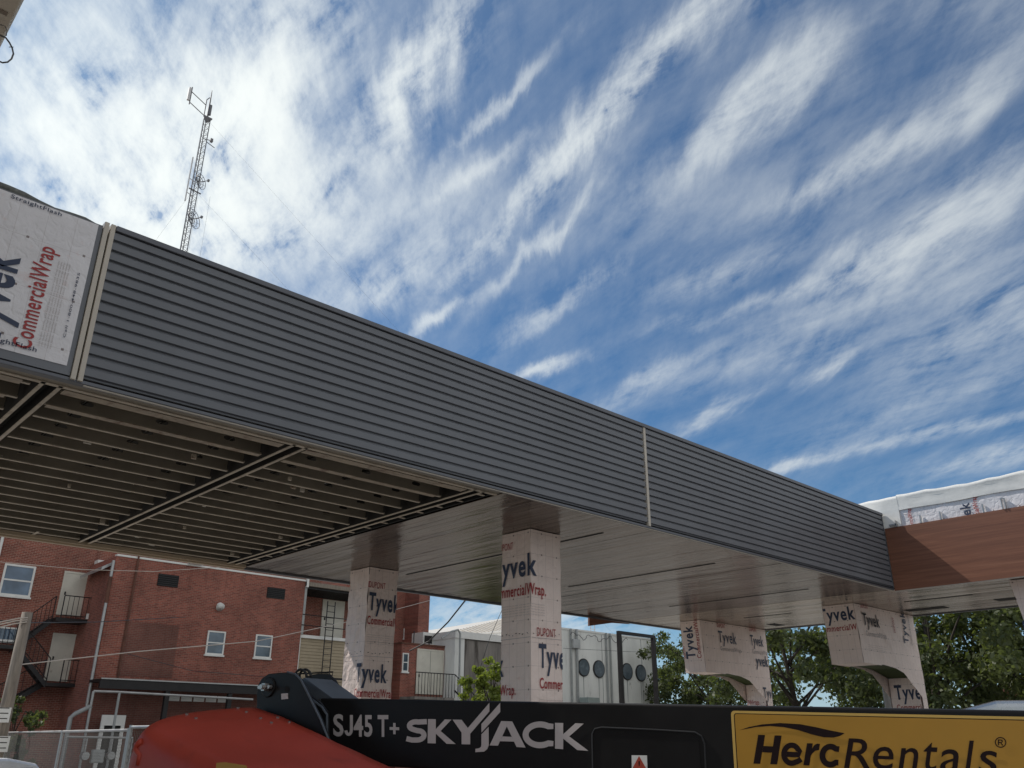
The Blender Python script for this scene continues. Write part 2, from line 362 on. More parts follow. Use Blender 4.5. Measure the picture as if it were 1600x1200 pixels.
def copy_part(o, parent, d):
    c = o.copy(); COL.objects.link(c); c.parent = parent; c.location = Vector(o.location)+Vector(d); return c

_G = {}
def glyphs(body, bold=0.0, shear=0.0, space=1.0):
    space = 1.05*space+bold*3.2; bold = min(bold, .027)
    key = (body, bold, shear, space)
    if key in _G: return _G[key]
    cu = bpy.data.curves.new('lettering', 'FONT'); cu.body = body; cu.offset = bold; cu.shear = shear; cu.resolution_u = 4; cu.space_character = space
    ob = bpy.data.objects.new('lettering', cu); COL.objects.link(ob)
    bpy.context.view_layer.update()
    me = bpy.data.meshes.new_from_object(ob.evaluated_get(bpy.context.evaluated_depsgraph_get()))
    vs = [(v.co.x, v.co.y) for v in me.vertices]; fs = [tuple(p.vertices) for p in me.polygons]
    bpy.data.objects.remove(ob); bpy.data.curves.remove(cu); bpy.data.meshes.remove(me)
    _G[key] = (vs, fs); return _G[key]
CAPH = None
def lettering(body, fn, m, parent, s0, W_, base, cap, bold=.015, shear=0, clip=None, bbox=False, name='lettering', space=1.0, rot=False, folds=()):
    """flat letters: 2D (s,t) mapped by fn to 3D. s runs s0..s0+W_, baseline at t=base, capital height cap."""
    global CAPH
    if CAPH is None: CAPH = max(y for x, y in glyphs('T')[0])
    vs, fs = glyphs(body, bold, shear, space)
    if not vs: return None
    x0 = min(v[0] for v in vs); x1 = max(v[0] for v in vs); y0 = min(v[1] for v in vs); y1 = max(v[1] for v in vs)
    if bbox: P = [((x-x0)/(x1-x0)*W_, (y-y0)/(y1-y0)*cap) for x, y in vs]
    else: P = [((x-x0)/(x1-x0)*W_, y/CAPH*cap) for x, y in vs]
    if rot: P = [(s0-t, base+s) for s, t in P]         # reads bottom to top; s0 is baseline, base is start
    else: P = [(s0+s, base+t) for s, t in P]
    bm = bmesh.new(); bv = [bm.verts.new((x, y, 0)) for x, y in P]
    for f in fs:
        try: bm.faces.new([bv[i] for i in f])
        except ValueError: pass
    def cut(co, no, clear):
        bmesh.ops.bisect_plane(bm, geom=bm.verts[:]+bm.edges[:]+bm.faces[:], plane_co=co, plane_no=no, clear_outer=clear, dist=1e-6)
    if clip:
        a, b, c, d = clip
        cut((a, 0, 0), (-1, 0, 0), True); cut((b, 0, 0), (1, 0, 0), True)
        cut((0, c, 0), (0, -1, 0), True); cut((0, d, 0), (0, 1, 0), True)
    for f in folds: cut((f, 0, 0), (1, 0, 0), False)
    if not bm.faces: bm.free(); return None
    off = Vector(parent.get('_o', (0, 0, 0)))
    for v in bm.verts: v.co = Vector(fn(v.co.x, v.co.y))-off
    me = bpy.data.meshes.new(name); bm.to_mesh(me); bm.free(); me.materials.append(MT[m])
    o = bpy.data.objects.new(name, me); COL.objects.link(o); o.parent = parent; return o
def ribbon(pts, w, fn, m, parent, name='lettering'):
    """letter drawn as one thick stroke; pts in 2D, mapped by fn"""
    P = [Vector((x, y)) for x, y in pts]; L = []; Rr = []; ws = w if isinstance(w, list) else [w]*len(P)
    for k, p in enumerate(P):
        t = (P[min(k+1, len(P)-1)]-P[max(k-1, 0)]).normalized(); nn = Vector((-t.y, t.x))*ws[k]/2; L.append(p+nn); Rr.append(p-nn)
    b = MB()
    for k in range(len(P)-1): b.face([fn(*L[k]), fn(*L[k+1]), fn(*Rr[k+1]), fn(*Rr[k])])
    return b.build(name, m, parent)
def arc(cx, cy, rx, ry, a0, a1, n=18): return [(cx+rx*math.cos(R(a0+(a1-a0)*k/n)), cy+ry*math.sin(R(a0+(a1-a0)*k/n))) for k in range(n+1)]
def poly(pts, m, parent, name, thick=None):
    b = MB()
    if thick: b.prism(pts, thick)
    else: b.face(pts)
    return b.build(name, m, parent)

# ------------------------------------------------------------------ ground
g = MB(); N = 24
for i in range(N):
    for j in range(N):
        x0, x1 = -600+1200*i/N, -600+1200*(i+1)/N; y0, y1 = -600+1200*j/N, -600+1200*(j+1)/N
        g.face([(x0, y0, 0), (x1, y0, 0), (x1, y1, 0), (x0, y1, 0)])
struct(g.build('ground', 'asphalt'))

# ------------------------------------------------------------------ canopy
SZ = EYE+2.75            # soffit height
FY, FT = 7.257, EYE+4.265
BY = 14.15
XL, XR = -3.2, 17.09
can = thing('entrance_canopy', 'long flat canopy with grey ribbed metal fascia and half finished underside', 'canopy', (7, 10.5, 0))
def ribbed(x0, x1, name):
    b = MB(); n = 14; z0 = SZ+.03; z1 = FT-.045; p = (z1-z0)/n; prof = []
    for k in range(n):
        z = z1-k*p
        prof += [(0.000, z), (-.012, z-.010), (-.005, z-p*.70), (.027, z-p*.75), (.028, z-p*.97)]
    prof.append((0, z0))
    for (d0, za), (d1, zb) in zip(prof, prof[1:]):
        b.face([(x0, FY+d0, za), (x1, FY+d0, za), (x1, FY+d1, zb), (x0, FY+d1, zb)])
    for x in (x0, x1):     # closed ends
        b.face([(x, FY+d, z) for d, z in prof]+[(x, FY+.06, z0), (x, FY+.06, z1)])
    return b.build(name, 'fascia', can)
ribbed(1.83, 9.375, 'ribbed_fascia_panel'); ribbed(9.445, XR-.02, 'ribbed_fascia_panel')
MB().box((XL, FY+.065, SZ+.02), (XR+.01, FY+.12, FT-.02)).build('fascia_backing', 'flash', can)
for x0, x1, w in ((1.73, 1.772, 0), (1.786, 1.828, 0)): MB().box((x0, FY-.03, SZ-.01), (x1, FY+.062, FT+.012)).build('trim_strip', 'trim', can, .004)
MB().box((9.385, FY-.02, SZ+.005), (9.435, FY+.062, FT-.02)).build('trim_strip', 'trim', can, .006)
MB().box((XR-.018, FY-.016, SZ+.01), (XR+.0, FY+.06, FT)).build('end_trim', 'flash', can)
MB().box((1.83, FY-.035, FT-.043), (XR, FY+.13, FT+.012)).build('roof_edge_flashing', 'flash', can, .006)
MB().box((XL, FY-.006, SZ-.022), (XR, FY+.075, SZ+.010)).build('drip_edge', 'flash', can, .004)
MB().box((1.85, FY+.004, SZ-.032), (XR, FY+.026, SZ-.024)).build('soffit_edge_trim', 'trim', can)
# wrapped portion at the left
MB().box((XL, FY-.01, SZ+.02), (1.725, FY+.062, FT-.03)).build('grey_backing_sheet', 'fascia', can)
wr = MB(); nx, nz = 26, 10; x0, x1, z0, z1 = XL, 1.685, SZ+.095, FT-.045
for i in range(nx):
    for j in range(nz):
        q = []
        for a, c in ((0, 0), (1, 0), (1, 1), (0, 1)):
            x = x0+(x1-x0)*(i+a)/nx; z = z0+(z1-z0)*(j+c)/nz
            q.append((x, FY-.018-.004*math.sin(x*5+z*3)*math.sin(z*7-x), z))
        wr.face(q)
wrap = wr.build('wall_wrap', 'wrap', can, uvf=lambda v, n: (v.x-.05, v.z+.1))
wf = lambda s, t: (s, FY-.026, t)
zc0 = at_y(25, 552, FY).z; zc1 = at_y(70, 388, FY).z
xr = at_y(50, 470, FY).x+.05
lettering('CommercialWrap', wf, 'red', wrap, xr+.02, zc1-zc0-.04, zc0+.05, .135, .014, rot=True)
tk = at_y(22, 402, FY)
lettering('Tyvek', wf, 'navy', wrap, tk.x+.035, .80, tk.z-.80, .31, .03, rot=True)
lettering('Tyvek', wf, 'navy', wrap, xr-2.0, .80, SZ+.30, .31, .03, rot=True)
for k in range(5): lettering('cut fasten overlap and tape seams of every wall wrap sheet', wf, 'faint', wrap, xr+.075+k*.022, .80, SZ+.20, .012, 0, rot=True)
lettering('Call 1-800-448-9835', wf, 'navy', wrap, xr+.25, .62, SZ+.33, .018, .004, rot=True)
lettering('StraightFlash', lambda s, t: (s, FY-.026, t), 'navy', wrap, 1.02, .42, SZ+.14, .040, .008)
lettering('StraightFlash', lambda s, t: (s, FY-.026, t), 'navy', wrap, .98, .40, FT-.095, .036, .008)
fl = MB(); pts = []; rs = []
for k in range(40):
    x = XL+(1.70-XL)*k/39; pts.append((x, FY+.03, FT-.025+.02*math.sin(x*2.1)+.012*math.sin(x*9))); rs.append(.055*(1-max(0, (x-.2)/1.5)**1.5*.75)+.008*math.sin(x*13))
fl.tube(pts, rs, 10).build('rolled_membrane', mat('mottled_dark_membrane', (.12, .125, .115), .7, var=.5, nscale=18, stain=((.30, .31, .29), 9, .58)), can, smooth=True)
# roof and deck
MB().box((XL, FY+.125, FT-.12), (XR, BY+.2, FT-.06)).build('roof_sheet', 'membrane', can)
dk = MB(); x = XL
while x < 6.7:
    dk.box((x, FY+.13, SZ+.40), (x+.10, BY, SZ+.42)); dk.box((x+.1, FY+.13, SZ+.36), (x+.2, BY, SZ+.38)); x += .2
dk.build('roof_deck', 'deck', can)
MB().box((XL, BY, SZ-.03), (XR+4, BY+.07, FT-.03)).build('rear_fascia', 'flash', can)
b = MB(); b.box((XL, BY-.20, SZ-.035), (6.72, BY-.005, SZ+.02)); b.box((XL, BY-.14, SZ-.06), (6.72, BY-.06, SZ-.036)); b.build('rim_track', 'rim', can)
MB().box((XL, BY-.06, SZ+.021), (6.72, BY-.005, SZ+.36)).build('rim_joist', 'steel', can)
MB().box((XL, FY+.13, SZ+.0), (6.72, FY+.2, SZ+.36)).build('front_rim_joist', 'web', can)
MB().box((XL, FY+.205, SZ-.01), (6.72, FY+.255, SZ+.012)).build('front_track', 'steel', can)
beams = [-.72, 1.665, 4.03, 6.45]
for bx in beams:
    q = MB()
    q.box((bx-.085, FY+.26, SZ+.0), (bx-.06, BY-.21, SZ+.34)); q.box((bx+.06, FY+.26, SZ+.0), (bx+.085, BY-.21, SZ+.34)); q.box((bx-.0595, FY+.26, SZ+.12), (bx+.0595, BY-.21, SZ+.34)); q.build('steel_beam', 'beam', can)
    for s in (-1, 1):
        q = MB(); q.box((bx+s*.052, FY+.2, SZ-.010), (bx+s*.086, BY-.2, SZ-.002))
        q.build('beam_track', 'steel', can)
def joist_mesh(L):
    b = MB(); h = .205
    nh = max(1, int(L/.6)); seg = L/nh
    b.box((0, -.042, 0), (L, .0, .006)); b.box((0, -.042, .0061), (L, -.039, .018)); b.box((0, -.042, h-.006), (L, 0, h))
    for k in range(nh):
        a, c = k*seg, (k+1)*seg; mx, mz = (a+c)/2, h*.5; hw, hh = .06, .022
        outer = [(a, 0), (mx-.035, 0), (mx+.035, 0), (c, 0), (c, h), (mx+.035, h), (mx-.035, h), (a, h)]
        inner = [(mx-hw, mz-hh*.5), (mx-.035, mz-hh), (mx+.035, mz-hh), (mx+hw, mz-hh*.5), (mx+hw, mz+hh*.5), (mx+.035, mz+hh), (mx-.035, mz+hh), (mx-hw, mz+hh*.5)]
        for i in range(8):
            j = (i+1) % 8; b.face([(outer[i][0], 0, outer[i][1]), (outer[j][0], 0, outer[j][1]), (inner[j][0], 0, inner[j][1]), (inner[i][0], 0, inner[i][1])])
    return b
bays = [(XL+.02, -.84), (-.60, 1.545), (1.785, 3.91), (4.15, 6.33)]
for (a, c) in bays:
    src = None; y = FY+.42; k = 0
    while y < BY-.25:
        d = (random.uniform(-.012, .012), y, SZ+.012+random.uniform(-.004, .006))
        if src is None:
            src = joist_mesh(c-a).build('joist', 'steel', can); src.location = Vector((a, 0, 0))-Vector(can.location)+Vector(d); l0 = Vector((a, 0, 0))-Vector(can.location)
            # joist_mesh is local: undo root offset baked by build
            for v in src.data.vertices: v.co += Vector(can.location)
            src.data.materials.append(MT['web'])
            for p in src.data.polygons:
                if abs(p.normal.y) > .9 and p.area > .0005: p.material_index = 1
        else:
            o = src.copy(); COL.objects.link(o); o.parent = can; o.location = l0+Vector(d)
        y += .405 if k % 5 else .43; k += 1
    for yy, ww_ in ((FY+.31, .12), (FY+.78, .085)): MB().box((a, yy, SZ+.0), (c-random.uniform(0, .1), yy+ww_, SZ+.007)).build('header_plate', 'rustsmear', can)
    if a < 4:
        for yy in (BY-.48,):
            for xx in (a+.9, a+1.5): MB().box((xx, yy, SZ+.004), (xx+.04, BY-.2, SZ+.011)).build('bridging_strap', 'steel', can)
for (cx_, y0_, y1_, z_) in ((.35, FY+.5, BY-1.2, .20), (2.7, FY+.4, BY-.8, .24), (5.3, FY+1.2, BY-.5, .22)):
    MB().tube([(cx_+.05*math.sin(k*1.3), y0_+(y1_-y0_)*k/14, SZ+z_+.012*math.sin(k*2.1)) for k in range(15)], .012, 6).build('loose_conduit', 'galv', can)
for k in range(26):
    cx_, cy_ = random.uniform(-1, 6.2), random.uniform(FY+.6, BY-.6); MB().obox((cx_, cy_, SZ+.012), (random.uniform(.03, .10), random.uniform(-.01, .01), 0), (0, .03, 0), (0, 0, random.uniform(.03, .09))).build('clip', random.choice(['steel', 'rustsmear', 'trim']), can)
b = MB(); y = FY+.42
while y < BY-.3: b.box((6.575, y, SZ+.02), (6.70+random.uniform(0, .03), y+.035, SZ+.028)); y += .41
b.build('stub_bracket', 'steel', can)
MB().box((6.71, FY+.13, SZ+.02), (6.75, BY, SZ+.36)).build('soffit_end_plate', 'black', can)
# finished plank soffit
sf = MB(); x = 6.76; pw = .152
while x < XR-.01:
    xe = min(x+pw, XR-.005); w = xe-x
    ti = random.uniform(-.0022, .0022); dp = random.uniform(-.0006, .0006); pr = [(x, -.004), (x+w*.02, -.010+dp-ti), (x+w*.5, -.0104+dp), (x+w*.98, -.010+dp+ti), (xe, -.004)]
    for (xa, da), (xb, db) in zip(pr, pr[1:]): sf.face([(xa, FY+.08, SZ+.01+da), (xb, FY+.08, SZ+.01+db), (xb, BY, SZ+.01+db), (xa, BY, SZ+.01+da)])
    x += pw
sf.face([(6.76, FY+.08, SZ+.05), (XR, FY+.08, SZ+.05), (XR, BY, SZ+.05), (6.76, BY, SZ+.05)])
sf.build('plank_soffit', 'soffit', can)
def slot(px0, px1, w, parent):
    a = at_z(*px0, SZ); c = at_z(*px1, SZ); x = (a.x+c.x)/2; y0, y1 = sorted((a.y, c.y))
    MB().box((x-w/2, y0, SZ-.006), (x+w/2, y1, SZ-.0035)).build('soffit_slot', 'black', parent)
slot((632, 897), (945, 833), .055, can); slot((878, 915), (1127, 882), .04, can); slot((1060, 950), (1250, 917), .03, can); slot((1160, 965), (1240, 958), .05, can)
a = at_z(1212, 976, SZ); MB().box((a.x-.25, a.y-.12, SZ-.006), (a.x+.25, a.y+.12, SZ-.0035)).build('soffit_hole', 'black', can)

# ------------------------------------------------------------------ wing at the right
WX0, WX1 = 17.1, 21.25; WY0, WY1 = -2.0, 14.15
wing = thing('wood_clad_wing', 'reddish wood clad canopy wing topped with house wrap and white roof membrane', 'canopy', (19, 6, 0))
WT = EYE+3.955
MB().box((WX0, WY0, SZ-.03), (WX0+.04, FY-.02, WT)).build('wood_panel', 'wood', wing)
ww = MB(); ny, nz = 30, 6
for i in range(ny):
    for j in range(nz):
        q = []
        for a_, c_ in ((0, 0), (1, 0), (1, 1), (0, 1)):
            y = WY0+(9.5-WY0)*(i+a_)/ny; z = WT-.05+(EYE+4.5-WT+.05)*(j+c_)/nz
            q.append((WX0+.035-.006*math.sin(y*6+z*5)*math.sin(z*9-y*2), y, z))
        ww.face(q)
wrw = ww.build('wall_wrap', 'wrap', wing, uvf=lambda v, n: (v.y, v.z))
MB().box((WX0+.06, WY0, SZ+.05), (WX0+.12, 9.5, EYE+4.5)).build('parapet_core', 'conc', wing)
fw_ = lambda s, t: (WX0+.022, -s, t)      # s = -y  (reads left to right from the west)
pz = at_x(1490, 806, WX0); lettering('Tyvek', fw_, 'navy', wrw, -at_x(1514, 790, WX0).y, .62, EYE+3.58, .17, .03, rot=True, clip=(-20, 20, WT, WT+.5))
lettering('CommercialWrap', fw_, 'red', wrw, -at_x(1527, 790, WX0).y, .72, EYE+3.58, .085, .015, rot=True, clip=(-20, 20, WT, WT+.5))
lettering('CommercialWrap', fw_, 'red', wrw, -at_x(1424, 806, WX0).y, .5, EYE+3.78, .08, .012, rot=True, clip=(-20, 20, WT, WT+.5))
for px in (1436, 1468, 1537):
    p_ = at_x(px, 800, WX0); MB().box((WX0-.004, p_.y-.012, WT), (WX0+.02, p_.y+.012, WT+.16)).build('panel_clip', 'galv', wing)
p_ = at_x(1567, 783, WX0)
b = MB(); b.box((WX0-.02, p_.y-.035, WT), (WX0+.02, p_.y-.02, WT+.19)); b.box((WX0-.02, p_.y+.02, WT), (WX0+.02, p_.y+.035, WT+.19)); b.box((WX0-.02, p_.y-.035, WT+.191), (WX0+.02, p_.y+.035, WT+.205)); b.build('panel_clip', 'galv', wing)
p_ = at_x(1400, 812, WX0); b = MB(); b.box((WX0-.05, p_.y-.01, WT-.0), (WX0+.02, p_.y+.012, WT+.12)); b.box((WX0-.05, p_.y-.02, WT+.03), (WX0+.0, p_.y+.14, WT+.06)); b.build('corner_bracket', 'galv', wing)
# membrane draped over the parapet with a ragged lower edge
mb = MB(); ny = 60; ys = [WY0+(9.6-WY0)*i/ny for i in range(ny+1)]
ystep = at_x(1399, 790, WX0).y
def low(y): return (EYE+4.275+.008*math.sin(y*4) if y < ystep else EYE+3.98+.02*math.sin(y*5))
for y0, y1 in zip(ys, ys[1:]):
    def prof(y):
        lo = low(y if y < ystep else y); t = EYE+4.585+.014*math.sin(y*3.1)+.010*math.sin(y*11+1)
        o = .014*math.sin(y*5.3)+.012*math.sin(y*13.7)
        return [(WX0+.012+o*.2, y, lo), (WX0+.006-o*.4, y, lo+(t-lo)*.3), (WX0+.008+o*.6, y, lo+(t-lo)*.62), (WX0-.004, y, t-.07), (WX0-.012, y, t-.012), (WX0+.03, y, t), (WX0+.5, y, t-.02), (WX0+.9, y, t-.28)]
    if y0 < ystep < y1: A, B = prof(y1), prof(y1); A = [(p_[0], y0, p_[2]) for p_ in A]
    else: A, B = prof(y0), prof(y1)
    for k in range(len(A)-1): mb.face([A[k], A[k+1], B[k+1], B[k]])
ob = mb.build('roof_membrane', 'membrane', wing, smooth=True)
bm = bmesh.new(); bm.from_mesh(ob.data); bmesh.ops.remove_doubles(bm, verts=bm.verts, dist=.001); bmesh.ops.recalc_face_normals(bm, faces=bm.faces); bm.to_mesh(ob.data); bm.free()
MB().box((WX0+.13, WY0, EYE+4.15), (WX1, WY1, EYE+4.25)).build('roof_sheet', 'membrane', wing)
MB().box((WX1-.06, WY0, SZ-.02), (WX1, WY1, EYE+4.14)).build('rear_fascia', 'flash', wing)
sw = MB(); x = WX0+.045
MB().box((WX0+.005, WY0, SZ-.047), (WX0+.06, FY-.02, SZ-.031)).build('soffit_edge_trim', 'trim', wing)
while x < WX1-.07:
    xe = min(x+pw, WX1-.065); w = xe-x
    ti = random.uniform(-.0022, .0022); dp = random.uniform(-.0006, .0006); pr = [(x, -.004), (x+w*.02, -.010+dp-ti), (x+w*.5, -.0104+dp), (x+w*.98, -.010+dp+ti), (xe, -.004)]
    y1 = BY
    for (xa, da), (xb, db) in zip(pr, pr[1:]): sw.face([(xa, WY0, SZ+.01+da), (xb, WY0, SZ+.01+db), (xb, y1, SZ+.01+db), (xa, y1, SZ+.01+da)])
    x += pw
sw.face([(WX0+.045, WY0, SZ+.05), (WX1-.065, WY0, SZ+.05), (WX1-.065, BY, SZ+.05), (WX0+.045, BY, SZ+.05)])
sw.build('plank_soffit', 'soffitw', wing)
slot((1420, 942), (1513, 927), .05, wing)
a = at_z(1445, 952, SZ); MB().box((a.x-.22, a.y-.5, SZ-.006), (a.x+.12, a.y+.4, SZ-.0035)).build('soffit_hole', 'black', wing)
a = at_z(1577, 936, SZ); MB().box((a.x-.2, a.y-.2, SZ-.006), (a.x+.15, a.y+.25, SZ-.0035)).build('soffit_hole', 'black', wing)

# ------------------------------------------------------------------ wrapped columns
def column(x0, x1, y0, y1, label, prints, wrinkle=.004):
    cx, cy = (x0+x1)/2, (y0+y1)/2
    t = thing('wrapped_column', label, 'column', (cx, cy, 0), 'house wrapped canopy columns')
    b = MB(); nz = 44; ns = 6; H = SZ-.008
    per = [(x0, y1)] ; L1 = y1-y0; L2 = x1-x0
    def P(s, z):
        s %= 2*(L1+L2)
        w = wrinkle*(math.sin(s*17+z*5)*math.sin(z*7-s*6)+.5*math.sin(z*15+s*31))
        if s < L1: return (x0-w, y1-s, z)
        s -= L1
        if s < L2: return (x0+s, y0-w, z)
        s -= L2
        if s < L1: return (x1+w, y0+s, z)
        return (x1-(s-L1), y1+w, z)
    ss = [L1*i/ns for i in range(ns)]+[L1+L2*i/ns for i in range(ns)]+[L1+L2+L1*i/ns for i in range(ns)]+[2*L1+L2+L2*i/ns for i in range(ns+1)]
    for s0, s1 in zip(ss, ss[1:]):
        for k in range(nz):
            za, zb = H*k/nz, H*(k+1)/nz
            b.face([P(s0, za), P(s1-1e-5, za), P(s1-1e-5, zb), P(s0, zb)])
    def uvf(v, n):
        if abs(n.x) > abs(n.y): return (v.y*1.0+.02, v.z)
        return (v.x+.05, v.z)
    w = b.build('wrap_sheet', 'wrapc', t, uvf=uvf)
    e = wrinkle*1.5+.003
    def fn(s, z):
        if s <= L1+1e-6: return (x0-e, y1-s, z) if s < L1-1e-6 else (x0-e*.7, y0-e*.7, z)
        return (x0+s-L1, y0-e, z)
    # lapped seam of the sheet, stapled along its edge
    q = MB(); zs = EYE+1.32; sx = .03
    while sx < L1+L2-.04:
        a_ = random.uniform(-.6, .6); dz = random.uniform(-.02, .02); hl_ = random.uniform(.008, .016)
        if abs(sx-L1) > .03: q.face([fn(sx-hl_*math.cos(a_), zs+dz-hl_*math.sin(a_)), fn(sx+hl_*math.cos(a_), zs+dz+hl_*math.sin(a_)), fn(sx+hl_*math.cos(a_)-.004, zs+dz+hl_*math.sin(a_)+.010), fn(sx-hl_*math.cos(a_)-.004, zs+dz-hl_*math.sin(a_)+.010)])
        sx += random.uniform(.055, .10)
    q.build('staple_row', 'maroon', w)
    for sa, sb in ((.0, L1-.004), (L1+.004, L1+L2)):
        q = MB(); q.face([fn(sa, zs-.06), fn(sb, zs-.055), fn(sb, zs-.049), fn(sa, zs-.054)]); q.build('lap_seam', 'faint', w)
    for body, m, s0, W_, base, cap, bold in prints:
        lettering(body, fn, m, w, s0, W_, base, cap, bold, clip=(0, L1+L2, 0, H), folds=(L1,))
    return t
def zy(px, py, Y): return at_y(px, py, Y).z
# near column
CX0, CX1, CY0, CY1 = 8.28, 8.88, 8.48, 9.07
zt = zy(828, 895, CY0); zt2 = zy(845, 917, CY0); zl = zy(868, 1044, CY0); zl2 = zy(868, 1067, CY0)
fine = [('technical information print for building wrap', 'faint', -.02, .72, 0, 0, 0)]
def block(z, s0, n=5, W_=.6): return [('manufactured for use on walls with tape and flashing seal joints', 'faint', s0, W_, z-k*.035, .014, 0) for k in range(n)]
column(CX0, CX1, CY0, CY1, 'nearer square column in pinkish white house wrap, centre of the photo', [
    ('Tyvek', 'navy', -.19, .89, zt-.02, .29, .035), ('CommercialWrap.', 'red', -.20, 1.08, zt-.285, .15, .016), ('DUPONT', 'red', -.1, .34, zt+.38, .10, 0),
    ('Tyvek', 'navy', .73, .66, zl, .29, .03), ('CommercialWrap.', 'red', .745, .92, zl-.27, .13, .016), ('DUPONT', 'red', .70, .36, zl+.40, .11, 0),
    ('Tyvek', 'navy', -.62, .68, zl-.1, .29, .03), ('CommercialWrap.', 'red', -.62, .92, zl-.35, .13, .016)]
    + block(zt-.42, -.1, 5, .95) + block(zl-.42, .74, 4, .5) + block(zl-1.2, .2, 4, .7), .005)
CY0b, CY1b = 12.5, 13.10
z1_ = zy(600, 955, CY0b); z2_ = zy(590, 1066, CY0b)
column(8.30, 8.90, CY0b, CY1b, 'farther square column in wrinkled house wrap, left of the near one', [
    ('Tyvek', 'navy', .62, .64, z1_, .28, .035), ('CommercialWrap.', 'red', .61, .84, z1_-.24, .13, .016), ('DUPONT', 'red', .60, .34, z1_+.37, .10, 0),
    ('Tyvek', 'navy', .44, .64, z2_, .28, .035), ('CommercialWrap.', 'red', .42, .84, z2_-.24, .13, .016),
    ('Tyvek', 'navy', .1, .64, z2_-1.3, .28, .035)] + block(z1_-.42, .63, 5, .55), .010)

# brackets with legs (columns with a cantilevered arm)
def bracket_column(y0, y1, label, prints_front, prints_side, prints_leg, prints_beam=()):
    xl, xr_ = 18.22, 21.2
    t = thing('bracket_column', label, 'column', (xr_-.25, (y0+y1)/2, 0), 'wrapped columns with cantilevered arms')
    zb = EYE+1.52; top = SZ-.008
    out = [(xl, top), (xr_, top), (xr_, 0.0), (20.95, 0.0), (20.95, EYE+.92), (20.72, EYE+1.06), (20.45, EYE+1.24), (20.2, EYE+1.40), (19.8, EYE+1.485), (19.2, zb+.01), (xl+.9, zb-.012), (xl+.10, zb)]
    # wrap: front, back and side skins
    def wob(x, z): return .014*math.sin(x*9+z*6)*math.sin(z*8-x*4)+.006*math.sin(x*23-z*17)
    def skin(y, sgn, nm):
        bm = bmesh.new(); f = bm.faces.new([bm.verts.new((x, 0, z)) for x, z in out])
        for c in [xl+.2*k for k in range(1, 15)]: bmesh.ops.bisect_plane(bm, geom=bm.verts[:]+bm.edges[:]+bm.faces[:], plane_co=(c, 0, 0), plane_no=(1, 0, 0))
        for c in [.25*k for k in range(1, 18)]: bmesh.ops.bisect_plane(bm, geom=bm.verts[:]+bm.edges[:]+bm.faces[:], plane_co=(0, 0, c), plane_no=(0, 0, 1))
        q = MB(); 
        for f in bm.faces: q.face([(v.co.x, y+sgn*(.001+abs(wob(v.co.x, v.co.z))), v.co.z) for v in f.verts])
        bm.free(); return q.build(nm, 'wrapc', t, uvf=lambda v, n: (v.x, v.z))
    fr = skin(y0, -1, 'front_wrap'); skin(y1, 1, 'rear_wrap')
    q = MB(); q.face([(xl+.10, y0, zb), (xl+.10, y1, zb), (xl, y1, top), (xl, y0, top)]); sd_ = q.build('end_wrap', 'wrapc', t, uvf=lambda v, n: (v.y, v.z))
    q = MB(); q.face([(xr_, y0, 0), (xr_, y1, 0), (xr_, y1, top), (xr_, y0, top)]); q.face([(20.93, y0+.02, 0), (20.93, y1-.02, 0), (20.93, y1-.02, EYE+1.34), (20.93, y0+.02, EYE+1.34)]); lg = q.build('leg_wrap', 'wrapc', t, uvf=lambda v, n: (v.y, v.z))
    q = MB(); arch = [(20.93, EYE+1.34), (20.2, EYE+1.50), (19.1, zb+.03)]
    for (xa, za), (xb, zb_) in zip(arch, arch[1:]): q.face([(xa, y0+.012, za+.006), (xb, y0+.012, zb_+.006), (xb, y1-.012, zb_+.006), (xa, y1-.012, za+.006)])
    q.build('green_underside', 'green', t)
    MB().box((xl+.10, y0+.01, zb+.003), (19.15, y1-.01, zb+.014)).build('bottom_wrap', 'wrapc', t, uvf=lambda v, n: (v.x, v.y))
    ff = lambda s, z: (xl+s, y0-.023, z)
    for body, m, s0, W_, base, cap, bold, rot in prints_front: lettering(body, ff, m, fr, s0, W_, base, cap, bold, rot=rot, clip=(0, xr_-xl, 0, top))
    fs = lambda s, z: (xl-.004+.10*(top-z)/(top-zb), y1-s, z)
    for body, m, s0, W_, base, cap, bold, rot in prints_side: lettering(body, fs, m, sd_, s0, W_, base, cap, bold, rot=rot, clip=(0, y1-y0, zb, top))
    fl_ = lambda s, z: (20.93-.004, y1-s, z)
    for body, m, s0, W_, base, cap, bold, rot in prints_leg: lettering(body, fl_, m, lg, s0, W_, base, cap, bold, rot=rot, clip=(.03, y1-y0-.03, 0, EYE+1.33))
    return t
def fx(px, py, Y): p = at_y(px, py, Y); return p.x-18.22, p.z
s1, za = fx(1348, 976, 8.66); s2, zb2 = fx(1345, 984, 8.66)
